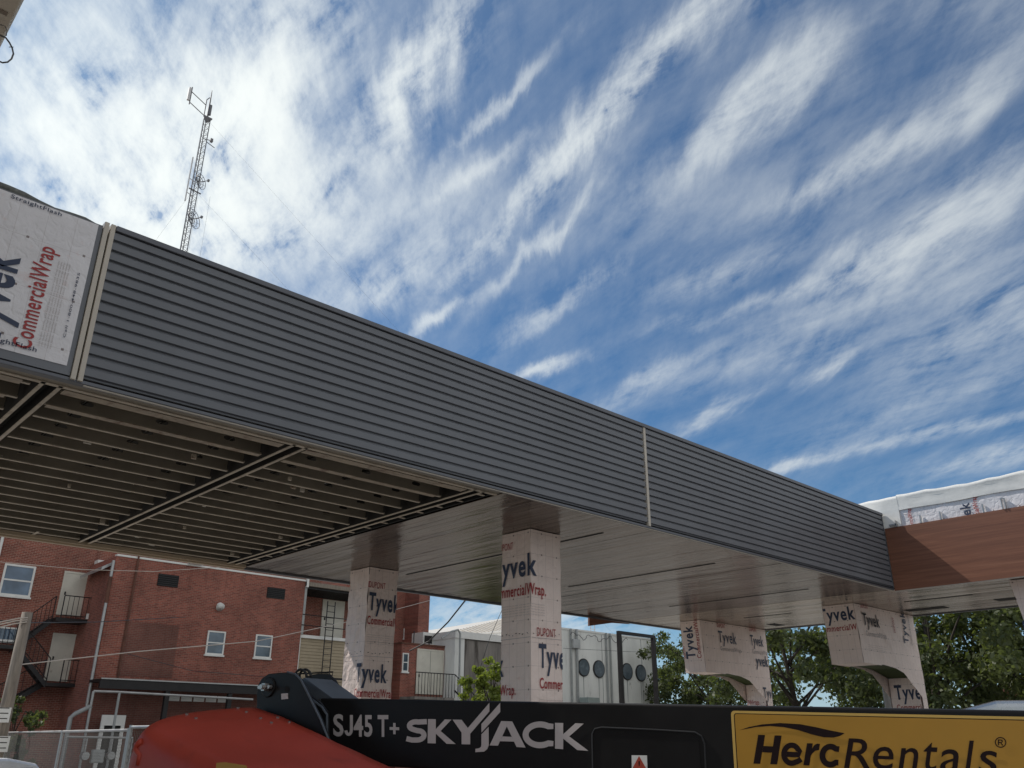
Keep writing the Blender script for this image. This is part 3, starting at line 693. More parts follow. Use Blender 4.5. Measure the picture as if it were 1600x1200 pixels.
bracket_column(8.66, 9.38, 'arched wrapped bracket column nearest the wood clad wing', [
    ('Tyvek', 'faint', s1, .78, za-.0, .26, .03, False), ('Tyvek', 'navy', s1+.012, .77, za+.006, .24, .008, False), ('CommercialWrap.', 'faint', s1+.05, 1.0, za-.22, .10, .01, False), ('DUPONT', 'red', s1-.02, .36, za+.36, .10, .008, False),
    ('Tyvek', 'navy', fx(1418, 1000, 8.66)[0], .72, za-.25, .24, .02, True), ('CommercialWrap', 'faint', fx(1424, 1000, 8.66)[0], .9, za-.27, .08, .008, True),
    ('DUPONT', 'red', fx(1400, 1000, 8.66)[0], .34, za-.05, .08, .008, True)] + [(x_[0], x_[1], s1+.05, .9, za-.42-k*.04, .014, 0, False) for k, x_ in enumerate(block(0, 0, 4))],
    [('Tyvek', 'navy', .0-.12, .84, za+.10, .26, .03, False), ('CommercialWrap.', 'red', -.16, 1.1, za-.12, .12, .014, False), ('DUPONT', 'red', -.1, .3, za+.44, .1, .012, False)],
    [('Tyvek', 'navy', .12, .78, zy(1395, 1090, 8.9), .30, .03, False), ('CommercialWrap.', 'red', .12, 1.0, zy(1395, 1103, 8.9)-.06, .12, .014, False)])
s3, zc = fx(1122, 1003, 12.65); s4, zd = fx(1172, 1008, 12.65)
bracket_column(12.65, 13.25, 'arched wrapped bracket column farther back under the canopy', [
    ('Tyvek', 'navy', s3, .80, zc+.0, .27, .012, False), ('CommercialWrap.', 'faint', s3+.05, .95, zc-.2, .10, .012, False), ('DUPONT', 'red', s3-.02, .36, zc+.36, .10, .008, False),
    ('Tyvek', 'navy', s4, .62, zd, .26, .012, False), ('CommercialWrap.', 'faint', s4+.05, .8, zd-.2, .1, .012, False), ('DUPONT', 'red', s4, .36, zd+.36, .1, .008, False),
    ('Tyvek', 'navy', fx(1196, 1090, 12.65)[0]-.1, .64, fx(1200, 1088, 12.65)[1]-.05, .26, .014, False), ('yvek', 'navy', 2.35, .6, zc-.48, .26, .014, False), ('CommercialWrap.', 'red', fx(1195, 1104, 12.65)[0], .8, fx(1200, 1102, 12.65)[1]-.1, .1, .01, False)],
    [('Tyvek', 'navy', .34, .78, zc-.42, .26, .03, True), ('CommercialWrap', 'red', .52, 1.05, zc-.42, .12, .014, True), ('DUPONT', 'red', .06, .3, zc-.4, .08, .01, True)],
    [('Tyvek', 'navy', .12, .7, EYE+.5, .26, .03, False), ('CommercialWrap.', 'red', -.6, 1.0, EYE+.85, .12, .014, False)])
# far right column under the wing
pR = at_z(1580, 905, SZ-.05)
t = thing('wrapped_pier', 'house wrapped pier cut off by the right edge of the photo', 'column', (19.2, 4.6, 0))
q = MB(); xa, ya = 17.55, at_x(1581, 925, 17.55).y
q.prism([(xa, ya, SZ-.01), (xa, ya-.16, SZ-1.25), (xa, ya-.5, SZ-1.5), (xa, ya-1.2, SZ-1.5), (xa, ya-1.2, 0), (xa, ya-2.2, 0), (xa, ya-2.2, SZ-.01)], (.7, 0, 0))
pr_ = q.build('wrap_sheet', 'wrapc', t, uvf=lambda v, n: (v.y if abs(n.x) > .5 else v.x, v.z))
lettering('Tyvek', lambda s, z: (xa-.004, -s, z), 'navy', pr_, -at_x(1588, 965, xa).y-.4, .75, SZ-.93, .28, .03, rot=False, clip=(-ya+.06, 20, 0, SZ))

# ------------------------------------------------------------------ boom lift
AZ = R(103.6); TILT = R(1.78)
Ud = Vector((math.cos(AZ)*math.cos(TILT), math.sin(AZ)*math.cos(TILT), math.sin(TILT)))
Uh = Vector((math.cos(AZ), math.sin(AZ), 0)); Wn = Vector((math.cos(AZ+PI/2), math.sin(AZ+PI/2), 0))
Vd = Wn.cross(Ud)*-1
if Vd.z < 0: Vd = -Vd
d0 = ray(650, 1093); B0 = EYEP + d0*(5.06/FPX)
lift = thing('boom_lift', 'red and black boom lift with its long black boom lowered across the foreground', 'boom lift', (B0.x, B0.y, 0))
def bp(x, y, off=0.0): p = at_pl(x, y, B0+Wn*off, Wn); return p
def uv_(p): d = p-B0; return d.dot(Ud), d.dot(Vd)
def BU(u, v, w=0): return B0+Ud*u+Vd*v+Wn*w
uL = uv_(bp(500, 1091))[0]; uR = uv_(bp(1600, 1107))[0]-1.6
BH = .375
b = MB(); b.obox(BU(uR, -BH, -.27), Ud*(uL-uR), Wn*.27, Vd*BH)
boom = b.build('boom', 'boom', lift, .012, seg=3)
# access panel outline
def bq(pts, off=.004): return [bp(x, y, off) for x, y in pts]
pc = [(926, 1200), (925, 1147), (929, 1139), (940, 1136.5), (1020, 1140), (1086, 1144), (1096, 1150), (1101, 1162), (1104, 1225)]
MB().tube([bp(x, y, .003) for x, y in pc], .004, 6).build('cover_plate_edge', 'boomedge', lift)
MB().prism(bq([(934, 1240), (934, 1146), (945, 1142), (1080, 1148), (1092, 1156), (1098, 1240)], .001), Wn*.002).build('cover_plate', 'boom', lift)
# lettering on the boom
def C4(x, y): return (600+x*.3125, 1080+y*.3125)
def word(body, bl, br, tl, m, parent, bold=.03, shear=0, off=.004, space=1.0, n=None):
    o, r, u = bp(*bl, off), bp(*br, off), bp(*tl, off)
    rx, ux = r-o, u-o
    return lettering(body, lambda s, t: o+rx*s+ux*t, m, parent, 0, 1, 0, 1, bold, shear, bbox=True, space=space)
def C3(x, y): return (180+x*.3125, 1030+y*.3125)
word('S', C3(1090, 386), C3(1142, 387), C3(1090, 274), 'silver', boom, .03)
b3 = lambda x, y: bp(*C3(x, y), .004)
ribbon([(1181, 279), (1181, 352)]+arc(1167, 352, 14, 24, 0, 170, 10)[1:], 15, b3, 'silver', boom)
word('4', C3(1192, 388), C3(1240, 388), C3(1192, 278), 'silver', boom, .03)
word('5', C3(1245, 388), C3(1286, 389), C3(1245, 279), 'silver', boom, .03)
word('T', C3(1312, 388), C3(1366, 389), C3(1312, 279), 'silver', boom, .03)
word('+', C3(1372, 374), C3(1420, 376), C3(1372, 318), 'silver', boom, .03)
b4 = lambda x, y: bp(*C4(x, y), .004)
ribbon([(214, 152), (195, 153)]+arc(160, 173, 33, 20, -70, -250, 12)+[(165, 197)]+arc(165, 220, 35, 24, -60, 90, 12)+[(140, 244), (112, 237)], 26, b4, 'silver', boom)
P4 = lambda pts: [bp(*C4(x, y), .004) for x, y in pts]
poly(P4([(220, 139), (259, 140), (259, 190), (304, 141), (337, 142), (283, 199), (358, 264), (313, 263), (259, 212), (259, 261), (218, 260)]), 'silver', boom, 'lettering')
poly(P4([(343, 142), (388, 143), (419, 184), (527, 58), (527, 101), (431, 213), (431, 266), (388, 265), (388, 207)]), 'silver', boom, 'lettering')
poly(P4([(487, 164), (581, 58), (581, 104), (520, 171), (487, 207)]), 'silver', boom, 'lettering')
poly(P4([(487, 216), (523, 178), (524, 270), (516, 290), (500, 302), (457, 305), (457, 288), (476, 285), (485, 278), (487, 266)]), 'silver', boom, 'lettering')
poly(P4([(528, 271), (586, 149), (614, 150), (614, 176), (570, 272)]), 'silver', boom, 'lettering')
poly(P4([(614.2, 150), (641, 151), (708, 282), (663, 279), (614.2, 176)]), 'silver', boom, 'lettering')
poly(P4([(592, 226), (638, 228), (651, 252), (580, 250)]), 'silver', boom, 'lettering')
ribbon([(847, 176)]+arc(780, 218, 72, 52, -55, -305, 26)+[(847, 262)], [26]+[30]*27+[26], b4, 'silver', boom)
poly(P4([(855, 158), (896, 159), (896, 215), (957, 160), (999, 162), (926, 226), (1022, 298), (966, 294), (896, 237), (896, 290), (855, 287)]), 'silver', boom, 'lettering')
# rental sign
def C5(x, y): return (1100+x*.3125, 1090+y*.3125)
u0, v0 = uv_(bp(*C5(135, 65))); u1 = uv_(bp(1640, 1120))[0]; hS = .30
def rr(ua, ub, va, vb, r, w):
    """ua > ub (u runs away to the left), va top, vb bottom"""
    pts = []
    for cu, cv, a0 in ((ua-r, va-r, 0), (ua-r, vb+r, -90), (ub+r, vb+r, -180), (ub+r, va-r, -270)):
        for k in range(6):
            a = R(a0 + 90 - 18*k)
            pts.append(BU(cu+r*math.cos(a), cv+r*math.sin(a), w))
    return pts
ub = u0-1.35
vtop = v0
sign = MB().prism(rr(u0, ub, vtop, vtop-hS, .018, .002), Wn*.0015).build('rental_sign', 'amber2', lift)
MB().prism(rr(u0-.014, ub+.014, vtop-.011, vtop-hS+.011, .013, .004), Wn*.001).build('dark_border', 'maroon', sign)
MB().prism(rr(u0-.019, ub+.019, vtop-.0145, vtop-hS+.0145, .010, .0055), Wn*.001).build('amber_field', 'amber', sign)
def w5(body, bl, br, tl, m, bold, shear=0): return word(body, C5(*bl), C5(*br), C5(*tl), m, sign, bold, shear, off=.009)
b5 = lambda x, y: bp(*C5(x, y), .009)
P5 = lambda pts: [b5(x, y) for x, y in pts]
poly(P5([(271, 186), (305, 187), (297, 242), (290, 276), (281, 331), (247, 330)]), 'maroon', sign, 'lettering')
poly(P5([(353, 189), (388, 190), (366, 334), (331, 333)]), 'maroon', sign, 'lettering')
poly(P5([(297.2, 242), (345, 244), (340, 275), (291, 273)]), 'maroon', sign, 'lettering')
ribbon([(414, 283), (474, 286), (478, 268)]+arc(438, 283, 38, 45, -20, -170, 14)[1:]+arc(438, 283, 38, 45, 175, 70, 10)+[(470, 318), (486, 308)], 27, b5, 'maroon', sign)
poly(P5([(515, 228), (544, 229), (527, 339), (497, 338)]), 'maroon', sign, 'lettering')
poly(P5([(538, 258), (552, 237), (566, 230), (580, 231), (575, 262), (556, 266), (541, 280), (533, 292)]), 'maroon', sign, 'lettering')
ribbon([(676, 258)]+arc(632, 290, 40, 45, -50, -310, 26)+[(672, 325)], 29, b5, 'maroon', sign)
w5('R', (700, 352), (832, 358), (700, 203), 'maroon', .004, .15)
w5('e', (845, 360), (948, 364), (845, 244), 'maroon', .004, .1)
w5('n', (972, 364), (1072, 368), (972, 250), 'maroon', .004, .15)
w5('t', (1098, 368), (1168, 371), (1098, 222), 'maroon', .004, .15)
w5('a', (1180, 372), (1285, 376), (1180, 257), 'maroon', .004, .1)
w5('l', (1305, 378), (1350, 380), (1305, 214), 'maroon', .004, .15)
w5('s', (1372, 380), (1465, 384), (1372, 264), 'maroon', .004, .1)
w5('®', (1454, 250), (1512, 252), (1454, 196), 'maroon', .004)
poly([bp(*C5(x, y), .009) for x, y in [(178, 163), (225, 147), (290, 134), (380, 127), (480, 133), (560, 148), (640, 166), (703, 178), (682, 191), (650, 199), (600, 198), (540, 184), (470, 162), (400, 148), (330, 142), (260, 147)]], 'maroon', sign, 'swoosh')
wl = poly([bp(*C4(x, y), .006) for x, y in [(1238, 320), (1315, 321), (1320, 470), (1240, 470)]], 'whitep', lift, 'warning_label')
poly([bp(*C4(x, y), .009) for x, y in [(1275, 324), (1312, 388), (1242, 386)]], 'decalred', wl, 'warning_triangle')
poly([bp(*C4(x, y), .010) for x, y in [(1272, 350), (1280, 350), (1278, 374), (1274, 374)]], 'maroon', wl, 'warning_mark')
# pivot plates
def plate(off, pts, nm='pivot_plate', m='boom', th=.03): return MB().prism([bp(x, y, off) for x, y in pts], -Wn*th).build(nm, m, lift, .004)
pl = plate(.20, [(401, 1085), (403, 1070), (409, 1060), (419, 1053), (432, 1051.5), (449, 1050.5), (460, 1053), (469, 1062), (478, 1080), (500, 1125), (520, 1175), (560, 1240), (400, 1240)])
MB().tube([bp(449, 1050, .205), bp(461, 1053, .205), bp(470, 1062, .205), bp(479, 1080, .205), bp(501, 1125, .205), bp(521, 1175, .205)], .006, 6).build('plate_rib', 'boomlink', lift)
plate(-.36, [(458, 1090), (468, 1068), (480, 1056), (496, 1052.5), (512, 1053), (522, 1063), (536, 1091), (545, 1130), (458, 1130)])
plate(.06, [(474, 1120), (480, 1082), (500, 1098), (511, 1112), (513, 1180), (470, 1180)], 'side_gusset', 'boom', .02)
MB().tube([bp(484, 1090, .065), bp(503, 1105, .065), bp(511, 1117, .065), bp(511, 1150, .065)], .007, 6).build('gusset_edge', 'boomlink', lift)
MB().prism([bp(466, 1062, -.02), bp(476, 1059, -.02), bp(497, 1074, -.02), (bp(520, 1091, -.02)), bp(490, 1093, -.02), bp(478, 1088, -.02)], -Wn*.26).build('link_arm', 'boomlink', lift, .004)
pc_ = bp(420, 1074, .2)
b = MB(); b.cyl(pc_-Wn*.6, pc_+Wn*.012, .062, 28); b.build('pivot_boss', 'boom', lift, .006)
b = MB(); b.cyl(pc_+Wn*.013, pc_+Wn*.05, .026, 6); b.cyl(pc_+Wn*.051, pc_+Wn*.07, .015, 12); b.cyl(pc_+Wn*.02+Uh*.045, pc_+Wn*.045+Uh*.045, .012, 6); b.cyl(pc_+Wn*.02-Uh*.045, pc_+Wn*.045-Uh*.045, .012, 6); b.build('pivot_bolt', 'bolt', lift)
p2_ = bp(509, 1076, -.355); MB().cyl(p2_, p2_+Wn*.03, .02, 6).build('pivot_bolt', 'bolt', lift)
MB().prism([bp(439.5, 1084, .202), bp(450, 1083, .202), bp(450.5, 1092, .202), bp(440, 1093, .202)], Wn*.002).build('plate_label', 'silver', lift)
poly([bp(448+4*math.cos(k*PI/5), 1077+5.5*math.sin(k*PI/5), .202) for k in range(10)], 'black', lift, 'plate_hole')
for dx in (0, 7):
    pts = [bp(470+dx+9*math.cos(th), 1058-12*math.sin(th), -.15-.02*dx/7) for th in [PI*k/10 for k in range(11)]]
    MB().tube(pts, .009, 6).build('hydraulic_hose', 'tyre', lift, smooth=True)
MB().tube([bp(464, 1053, -.4), bp(520, 1050, -.4), bp(519, 1056, -.4)], .006, 6).build('guard_rail', 'iron', lift)
# red hood : lofted from guide points on the far edge (next to the boom) and near edge
def hp(x, y, w): p = at_pl(x, y, B0+Wn*w, Wn); d = p-B0; return (d.dot(Uh), w, p.z)
far = [hp(399, 1104, .24), hp(440, 1117, .24), hp(500, 1146, .24), hp(560, 1174, .24), hp(622, 1202, .24), hp(700, 1240, .24)]
cols = [  # w, list of (px,py) paired with far edge
 (.52, [(322, 1108), (378, 1128), (430, 1156), (480, 1180), (530, 1206), (600, 1250)]),
 (.80, [(258, 1119), (310, 1142), (362, 1167), (410, 1188), (455, 1208), (510, 1255)]),
 (.93, [(237, 1131), (279, 1158), (327, 1180), (370, 1197), (410, 1216), (450, 1260)]),
 (.985, [(226, 1143), (262, 1176), (306, 1200), (345, 1216), (385, 1232), (420, 1270)])]
rows = [far]+[[hp(x, y, w) for x, y in L] for w, L in cols]
last = rows[-1]
rows.append([(u, 1.0, z-.12) for u, w, z in last]); rows.append([(u, 1.0, z-.5) for u, w, z in last])
# rear rounding
nU = len(far)
grid = []
for rrow in rows:
    u, w, z = rrow[0]
    back = [(u+.13, w*.96, z-.75), (u+.125, w*.97, z-.40), (u+.115, w*.985, z-.12), (u+.075, w, z-.03)]
    grid.append(back+list(rrow))
q = MB(); H2 = lambda p: Vector((B0.x, B0.y, 0))+Uh*p[0]+Wn*p[1]+Vector((0, 0, p[2]))
for i in range(len(grid)-1):
    for j in range(len(grid[0])-1): q.face([H2(grid[i][j]), H2(grid[i+1][j]), H2(grid[i+1][j+1]), H2(grid[i][j+1])])
q.face([H2(p) for p in grid[0]]+[H2((grid[0][-1][0], .24, grid[0][0][2]))])
hood = q.build('hood', 'hood', lift, smooth=True)
bm = bmesh.new(); bm.from_mesh(hood.data); bmesh.ops.remove_doubles(bm, verts=bm.verts, dist=.002); bmesh.ops.recalc_face_normals(bm, faces=bm.faces); bm.to_mesh(hood.data); bm.free()
me_ = hood.data; cr_at = me_.attributes.new('crease_edge', 'FLOAT', 'EDGE'); nC = len(grid[0])
gp = {}
off_ = Vector(lift['_o'] if '_o' in lift else (0, 0, 0))
def gkey(v): return (round(v.x, 2), round(v.y, 2), round(v.z, 2))
for i_, rr2 in enumerate(grid):
    for j_, p_ in enumerate(rr2): gp[gkey(H2(p_)-off_)] = (i_, j_)
for e in me_.edges:
    a_, c_ = (gp.get(gkey(me_.vertices[v].co)) for v in e.vertices)
    if a_ and c_:
        if a_[0] == c_[0] == 0: cr_at.data[e.index].value = .95
        elif a_[0] == c_[0] and a_[0] == 3: cr_at.data[e.index].value = .82
        elif a_[1] == c_[1] == 4: cr_at.data[e.index].value = .5
ss_ = hood.modifiers.new('rounding', 'SUBSURF'); ss_.levels = 2; ss_.render_levels = 2
bpy.context.view_layer.update()
from mathutils.bvhtree import BVHTree
hb = BVHTree.FromObject(hood, bpy.context.evaluated_depsgraph_get())
for x, y in ((292, 1117), (306, 1123), (372, 1107), (385, 1113), (407, 1123), (424, 1130), (434, 1122), (452, 1129)):
    h_ = hb.ray_cast(EYEP-off_, ray(x, y))
    if h_[0] is None: continue
    p = h_[0]+off_; n_ = h_[1]; MB().cyl(p-n_*.01, p+n_*.006, .010, 8).build('hood_bolt', 'bolt', hood)
q = MB(); p0 = hp(215, 1170, .97); c0 = H2(p0)
q.tube([at_pl(221, 1158, B0+Wn*.99, Wn), at_pl(214, 1164, B0+Wn*.99, Wn), at_pl(212, 1172, B0+Wn*.99, Wn), at_pl(219, 1180, B0+Wn*.99, Wn), at_pl(216, 1196, B0+Wn*.99, Wn)], .018, 8).build('hood_latch', 'hood', hood, smooth=True)
lab = [at_pl(x, y, B0+Wn*1.02, Wn) for x, y in ((338, 1192), (352, 1191), (385, 1196), (392, 1215), (336, 1215))]
poly(lab, 'amber', hood, 'hood_label')
# undercarriage below the frame
def LB(u0, u1, w0, w1, z0, z1): return MB().obox(Vector((B0.x, B0.y, z0))+Uh*u0+Wn*w0, Uh*(u1-u0), Wn*(w1-w0), Vector((0, 0, z1-z0)))
LB(-1.2, .9, -.5, .9, .75, 1.05).build('turret', 'hood', lift, .05)
LB(-1.9, 1.2, -.7, .9, .45, .7).build('chassis', 'boom', lift, .04)
for u in (-1.6, .8):
    for w in (-1.0, .85):
        c = Vector((B0.x, B0.y, .42))+Uh*u+Wn*w
        wh = MB().cyl(c, c+Wn*.32, .42, 28).build('wheel', 'tyre', lift, .05)
        MB().cyl(c-Wn*.006, c+Wn*.326, .2, 20).build('rim', 'whitep', wh)

# ------------------------------------------------------------------ brick building (left background)
FYB, RYB = 42.0, 45.6
bb = thing('brick_building', 'three storey red brick building with small windows and a recessed left bay', 'building', (22, FYB, 0))
c = at_y(182, 870, FYB); xe = at_y(478, 905, FYB).x; top = c.z+.05; xc = c.x
MB().box((xc+.21, FYB+3.7, top-1), (xe+3.2, FYB+9, 16)).build('upper_wall', 'brickold', bb)
MB().box((xc, FYB, 0), (xe, FYB+3.55, top)).build('front_wall', 'brick', bb)
MB().box((xc+.02, FYB-.03, top), (xe, FYB+.25, top+.09)).build('roof_coping', 'whitep', bb)
MB().box((-4, RYB, 0), (xc+.2, RYB+10, 16)).build('recessed_wall', 'brickold', bb)
MB().box((xc-.03, FYB+.03, 0), (xc-.004, RYB-.01, top-.3)).build('return_wall', 'brickx', bb)
def win(pa, pb, Y, parent, sash=True, m='glass', frame='whitep', fw=.07):
    a, b_ = at_y(*pa, Y), at_y(*pb, Y); x0, x1 = a.x, b_.x; z1, z0 = a.z, b_.z
    q = MB(); d0, d1 = Y-.05, Y+.02
    q.box((x0, d0, z0), (x0+fw, d1, z1)); q.box((x1-fw, d0, z0), (x1, d1, z1)); q.box((x0+fw, d0+.003, z0), (x1-fw, d1, z0+fw)); q.box((x0+fw, d0+.003, z1-fw), (x1-fw, d1, z1))
    if sash: q.box((x0+fw, d0+.006, (z0+z1)/2-fw*.4), (x1-fw, d1, (z0+z1)/2+fw*.4))
    f = q.build('window', frame, parent)
    MB().box((x0+fw*.5, Y-.02, z0+fw*.5), (x1-fw*.5, Y-.006, z1-fw*.5)).build('pane', m, f)
    MB().box((x0-.05, Y-.09, z0-.08), (x1+.05, Y+.01, z0-.002)).build('sill', frame, f)
    return f
def door(pa, pb, Y, parent, double=False):
    a, b_ = at_y(*pa, Y), at_y(*pb, Y); x0, x1, z1, z0 = a.x, b_.x, a.z, b_.z
    d = MB().box((x0+.06, Y-.05, z0), (x1-.06, Y-.003, z1-.06)).build('door', 'door', parent, .005)
    q = MB(); q.box((x0-.03, Y-.07, z0), (x0+.058, Y-.004, z1+.03)); q.box((x1-.058, Y-.07, z0), (x1+.03, Y-.004, z1+.03)); q.box((x0+.06, Y-.07, z1-.058), (x1-.06, Y-.004, z1+.03)); q.build('frame', 'door', d)
    if double: MB().box(((x0+x1)/2-.01, Y-.053, z0), ((x0+x1)/2+.01, Y-.0505, z1-.07)).build('seam', 'iron', d)
    MB().box((x0+.14, Y-.10, z0+.95), (x0+.2, Y-.051, z0+1.1)).build('handle', 'iron', d)
    return d
win((325, 985), (348, 1024), FYB, bb); win((400, 991), (422, 1029), FYB, bb)
for pa, pb in (((248, 896), (277, 918.5)), ((418, 917), (444, 937))):
    a, b_ = at_y(*pa, FYB), at_y(*pb, FYB); v = MB().box((a.x, FYB-.03, b_.z), (b_.x, FYB-.004, a.z)).build('vent', 'black', bb)
    q = MB(); n = 6
    for k in range(n): z = b_.z+(a.z-b_.z)*(k+.2)/n; q.box((a.x+.02, FYB-.05, z), (b_.x-.02, FYB-.031, z+.045))
    q.build('louvre', 'iron', v)
a = at_y(341, 949, FYB); q = MB(); q.tube([(a.x, FYB, a.z+.1), (a.x, FYB-.12, a.z+.08), (a.x, FYB-.25, a.z-.02)], [.06, .16, .22], 12); q.build('wall_lamp', 'whitep', bb, smooth=True)
win((8, 880), (46, 934), RYB, bb, True, 'glassb', fw=.09); win((-14, 978), (27, 1003), RYB, bb, False, 'glassb')
door((102, 893), (140, 965), RYB, bb); door((84, 990), (122, 1066), RYB, bb)
# stack pipe, downspout, gutter flue
a, b_ = at_y(217, 866, FYB), at_y(186, 1060, FYB); MB().tube([(a.x, FYB-.06, a.z+.1), (a.x, FYB-.06, b_.z)], .045, 8).build('soil_pipe', 'rust', bb)
a = at_y(180, 880, FYB); q = MB(); q.tube([(xc-.12, FYB-.08, top-.25), (xc-.12, FYB-.08, 2.9)], .07, 8); q.build('downspout', 'galv', bb)
MB().tube([(xc-.12, FYB-.08, top-1.0), (xc-.12, FYB-.081, top-2.2)], .085, 8).build('rusty_downspout', 'rust', bb)
q = MB(); q.obox((xc-.5, RYB-.4, top-.75), (.42, 0, .28), (0, -3.0, .05), (0, 0, .14)); q.build('gutter', 'galv', bb)
a, b_ = at_y(147, 877, RYB), at_y(177, 888, RYB); MB().box((a.x, RYB-.6, b_.z), (b_.x, RYB-.1, a.z)).build('white_flashing', 'whitep', bb)
a, b_ = at_y(293, 878, FYB), at_y(314, 884, FYB); MB().box((a.x, FYB-.3, b_.z), (b_.x, FYB-.05, a.z+.02)).build('roof_lamp', 'whitep', bb)
a, b_ = at_y(5, 833, RYB), at_y(-2, 870, RYB); MB().tube([(a.x, RYB-.1, a.z+.5), (a.x, RYB-.1, b_.z)], .07, 8).build('downspout', 'whitep', bb)
# patched brick area
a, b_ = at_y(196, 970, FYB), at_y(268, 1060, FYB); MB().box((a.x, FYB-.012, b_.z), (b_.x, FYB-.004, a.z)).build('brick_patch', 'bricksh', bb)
# dark awning with pipe rack at the base
zl_ = at_y(300, 1068, FYB-.8).z; zb_ = at_y(300, 1088, FYB-.8).z
aw = thing('steel_awning', 'long dark steel awning along the base of the brick building', 'awning', (18, FYB-1, 0))
q = MB(); q.box((xc-.2, FYB-1.5, zl_-.40), (xe, FYB-1.35, zl_)); q.box((xc-.2, FYB-1.349, zl_-.12), (xe, FYB-.06, zl_)); q.build('roof', 'iron', aw)
MB().box((xc-.2, FYB-1.56, zl_-.02), (xe, FYB-1.505, zl_+.03)).build('edge', 'galv', aw)
for px in (262, 360): x = at_y(px, 1080, FYB-1.4).x; MB().box((x-.1, FYB-1.45, 0), (x+.1, FYB-1.25, zl_-.41)).build('post', 'iron', aw)
a, b_ = at_y(263, 1083, FYB-.05), at_y(357, 1098, FYB-.05); q = MB(); n = 5
for k in range(n): w = (b_.x-a.x)/n; q.box((a.x+k*w+.04, FYB-.06, b_.z), (a.x+(k+1)*w-.04, FYB-.03, a.z-.05))
q.build('light_panel', 'whitep', aw)
MB().box((xc, FYB-.05, 0), (xe, FYB-.012, zl_-.3)).build('painted_shade_base', 'bricksh', aw)  # darker brick sheet; shade below the awning is put into its colour
pr2 = thing('pipe_rack', 'grey pipework running along and down below the awning', 'pipes', (14, 39, 0))
YP = 39.5
q = MB(); p = [at_y(146, 1080, YP), at_y(180, 1081, YP), at_y(395, 1093, YP)]
q.tube(p, .05, 8); q.build('pipe', 'galv', pr2)
for px, py, m in ((146, 1080, 'galv'), (187, 1081, 'pipe')):
    a = at_y(px, py, YP); MB().tube([a, (a.x, YP, 0)], .055, 8).build('pipe', m, pr2)
a = at_y(115, 1115, YP); b_ = at_y(143, 1103, YP); MB().tube([(a.x, YP+.3, 0), (a.x, YP+.3, a.z-.15), (a.x+.15, YP+.3, a.z), b_], .09, 10).build('pipe', 'pipe', pr2, smooth=True)
a = at_y(152, 1183, 38.6)
gm = thing('gas_meter', 'grey gas meter with two dials behind the chain link fence', 'meter', (a.x, 38.6, 0))
MB().box((a.x-.24, 38.5, a.z-.22), (a.x+.24, 38.75, a.z+.28)).build('case', 'pipe', gm, .04)
for dx in (-.5, .5): MB().tube([(a.x+dx, 38.45, a.z+.05), (a.x+dx, 38.75, a.z+.05)], .15, 14).build('dial', 'galv', gm)
q = MB(); q.tube([(a.x-1.3, 38.65, 0), (a.x-1.3, 38.65, a.z+.75), (a.x+1.3, 38.65, a.z+.72), (a.x+1.3, 38.65, 0)], .05, 8); q.tube([(a.x-.5, 38.65, a.z+.1), (a.x-.5, 38.65, a.z+.7)], .035, 6); q.tube([(a.x+.5, 38.65, a.z+.1), (a.x+.5, 38.65, a.z+.7)], .035, 6); q.build('pipework', 'galv', gm)
a, b_ = at_y(158, 1117, 41.5), at_y(192, 1134, 41.5)
sh = thing('white_shed_door', 'white framed doorway under the awning behind the chain link fence', 'door', ((a.x+b_.x)/2, 41.4, 0))
MB().box((a.x, 41.3, b_.z), (b_.x, 41.4, a.z)).build('lintel', 'whitep', sh); 
for x in (a.x, b_.x-.15): MB().box((x, 41.3, 0), (x+.15, 41.4, b_.z-.003)).build('jamb', 'whitep', sh)
MB().box((a.x+.15, 41.36, 0), (b_.x-.15, 41.42, b_.z-.003)).build('opening', 'black', sh)
# fire escape
fe = thing('fire_escape', 'black iron fire escape zigzagging past two cream doors', 'fire escape', (12, RYB-1, 0))
YF0, YF1 = RYB-1.3, RYB-.12
def platform(pa, pb):
    a, b_ = at_y(*pa, YF0), at_y(*pb, YF0); MB().box((a.x, YF0, a.z-.16), (b_.x, YF1, a.z)).build('platform', 'iron', fe); return a.x, b_.x, a.z
def rail(x0, z0, x1, z1, y, n):
    q = MB(); q.tube([(x0, y, z0+1.02), (x1, y, z1+1.02)], .025, 6); q.tube([(x0, y, z0+.12), (x1, y, z1+.12)], .02, 6)
    for k in range(n+1): t = k/n; x = x0+(x1-x0)*t; z = z0+(z1-z0)*t; q.tube([(x, y, z), (x, y, z+1.0)], .014 if 0 < k < n else .028, 5, False)
    q.build('railing', 'iron', fe)
xa1, xb1, zp1 = platform((88, 964), (148, 971)); xa2, xb2, zp2 = platform((72, 1066), (144, 1076)); xa0, xb0, zp0 = platform((-30, 1005), (27, 1009))
rail(xa1+.2, zp1, xb1, zp1, YF0+.03, 7); rail(xa2+.6, zp2, xb2, zp2, YF0+.03, 7); rail(xa0, zp0, xb0, zp0, YF0+.03, 7)
q = MB(); q.tube([(xb1, YF0, zp1+1.02), (xb1, YF1, zp1+1.02)], .025, 6); q.tube([(xb2, YF0, zp2+1.02), (xb2, YF1, zp2+1.02)], .025, 6); q.build('side_rail', 'iron', fe)
def stair(x0, z0, x1, z1, ya, yb, rails=True):
    q = MB(); d = Vector((x1-x0, 0, z1-z0)); n = max(4, int(abs(z1-z0)/.2))
    for y in (ya, yb): q.obox((x0, y, z0-.24), d, (0, .05, 0), (0, 0, .26))
    for k in range(n): t = (k+.5)/n; p = Vector((x0, 0, z0))+d*t; q.box((p.x-.12, ya+.052, p.z-.05), (p.x+.12, yb-.002, p.z-.02))
    q.build('stair_flight', 'iron', fe)
    if rails: rail(x0, z0, x1, z1, ya-.02, 8)
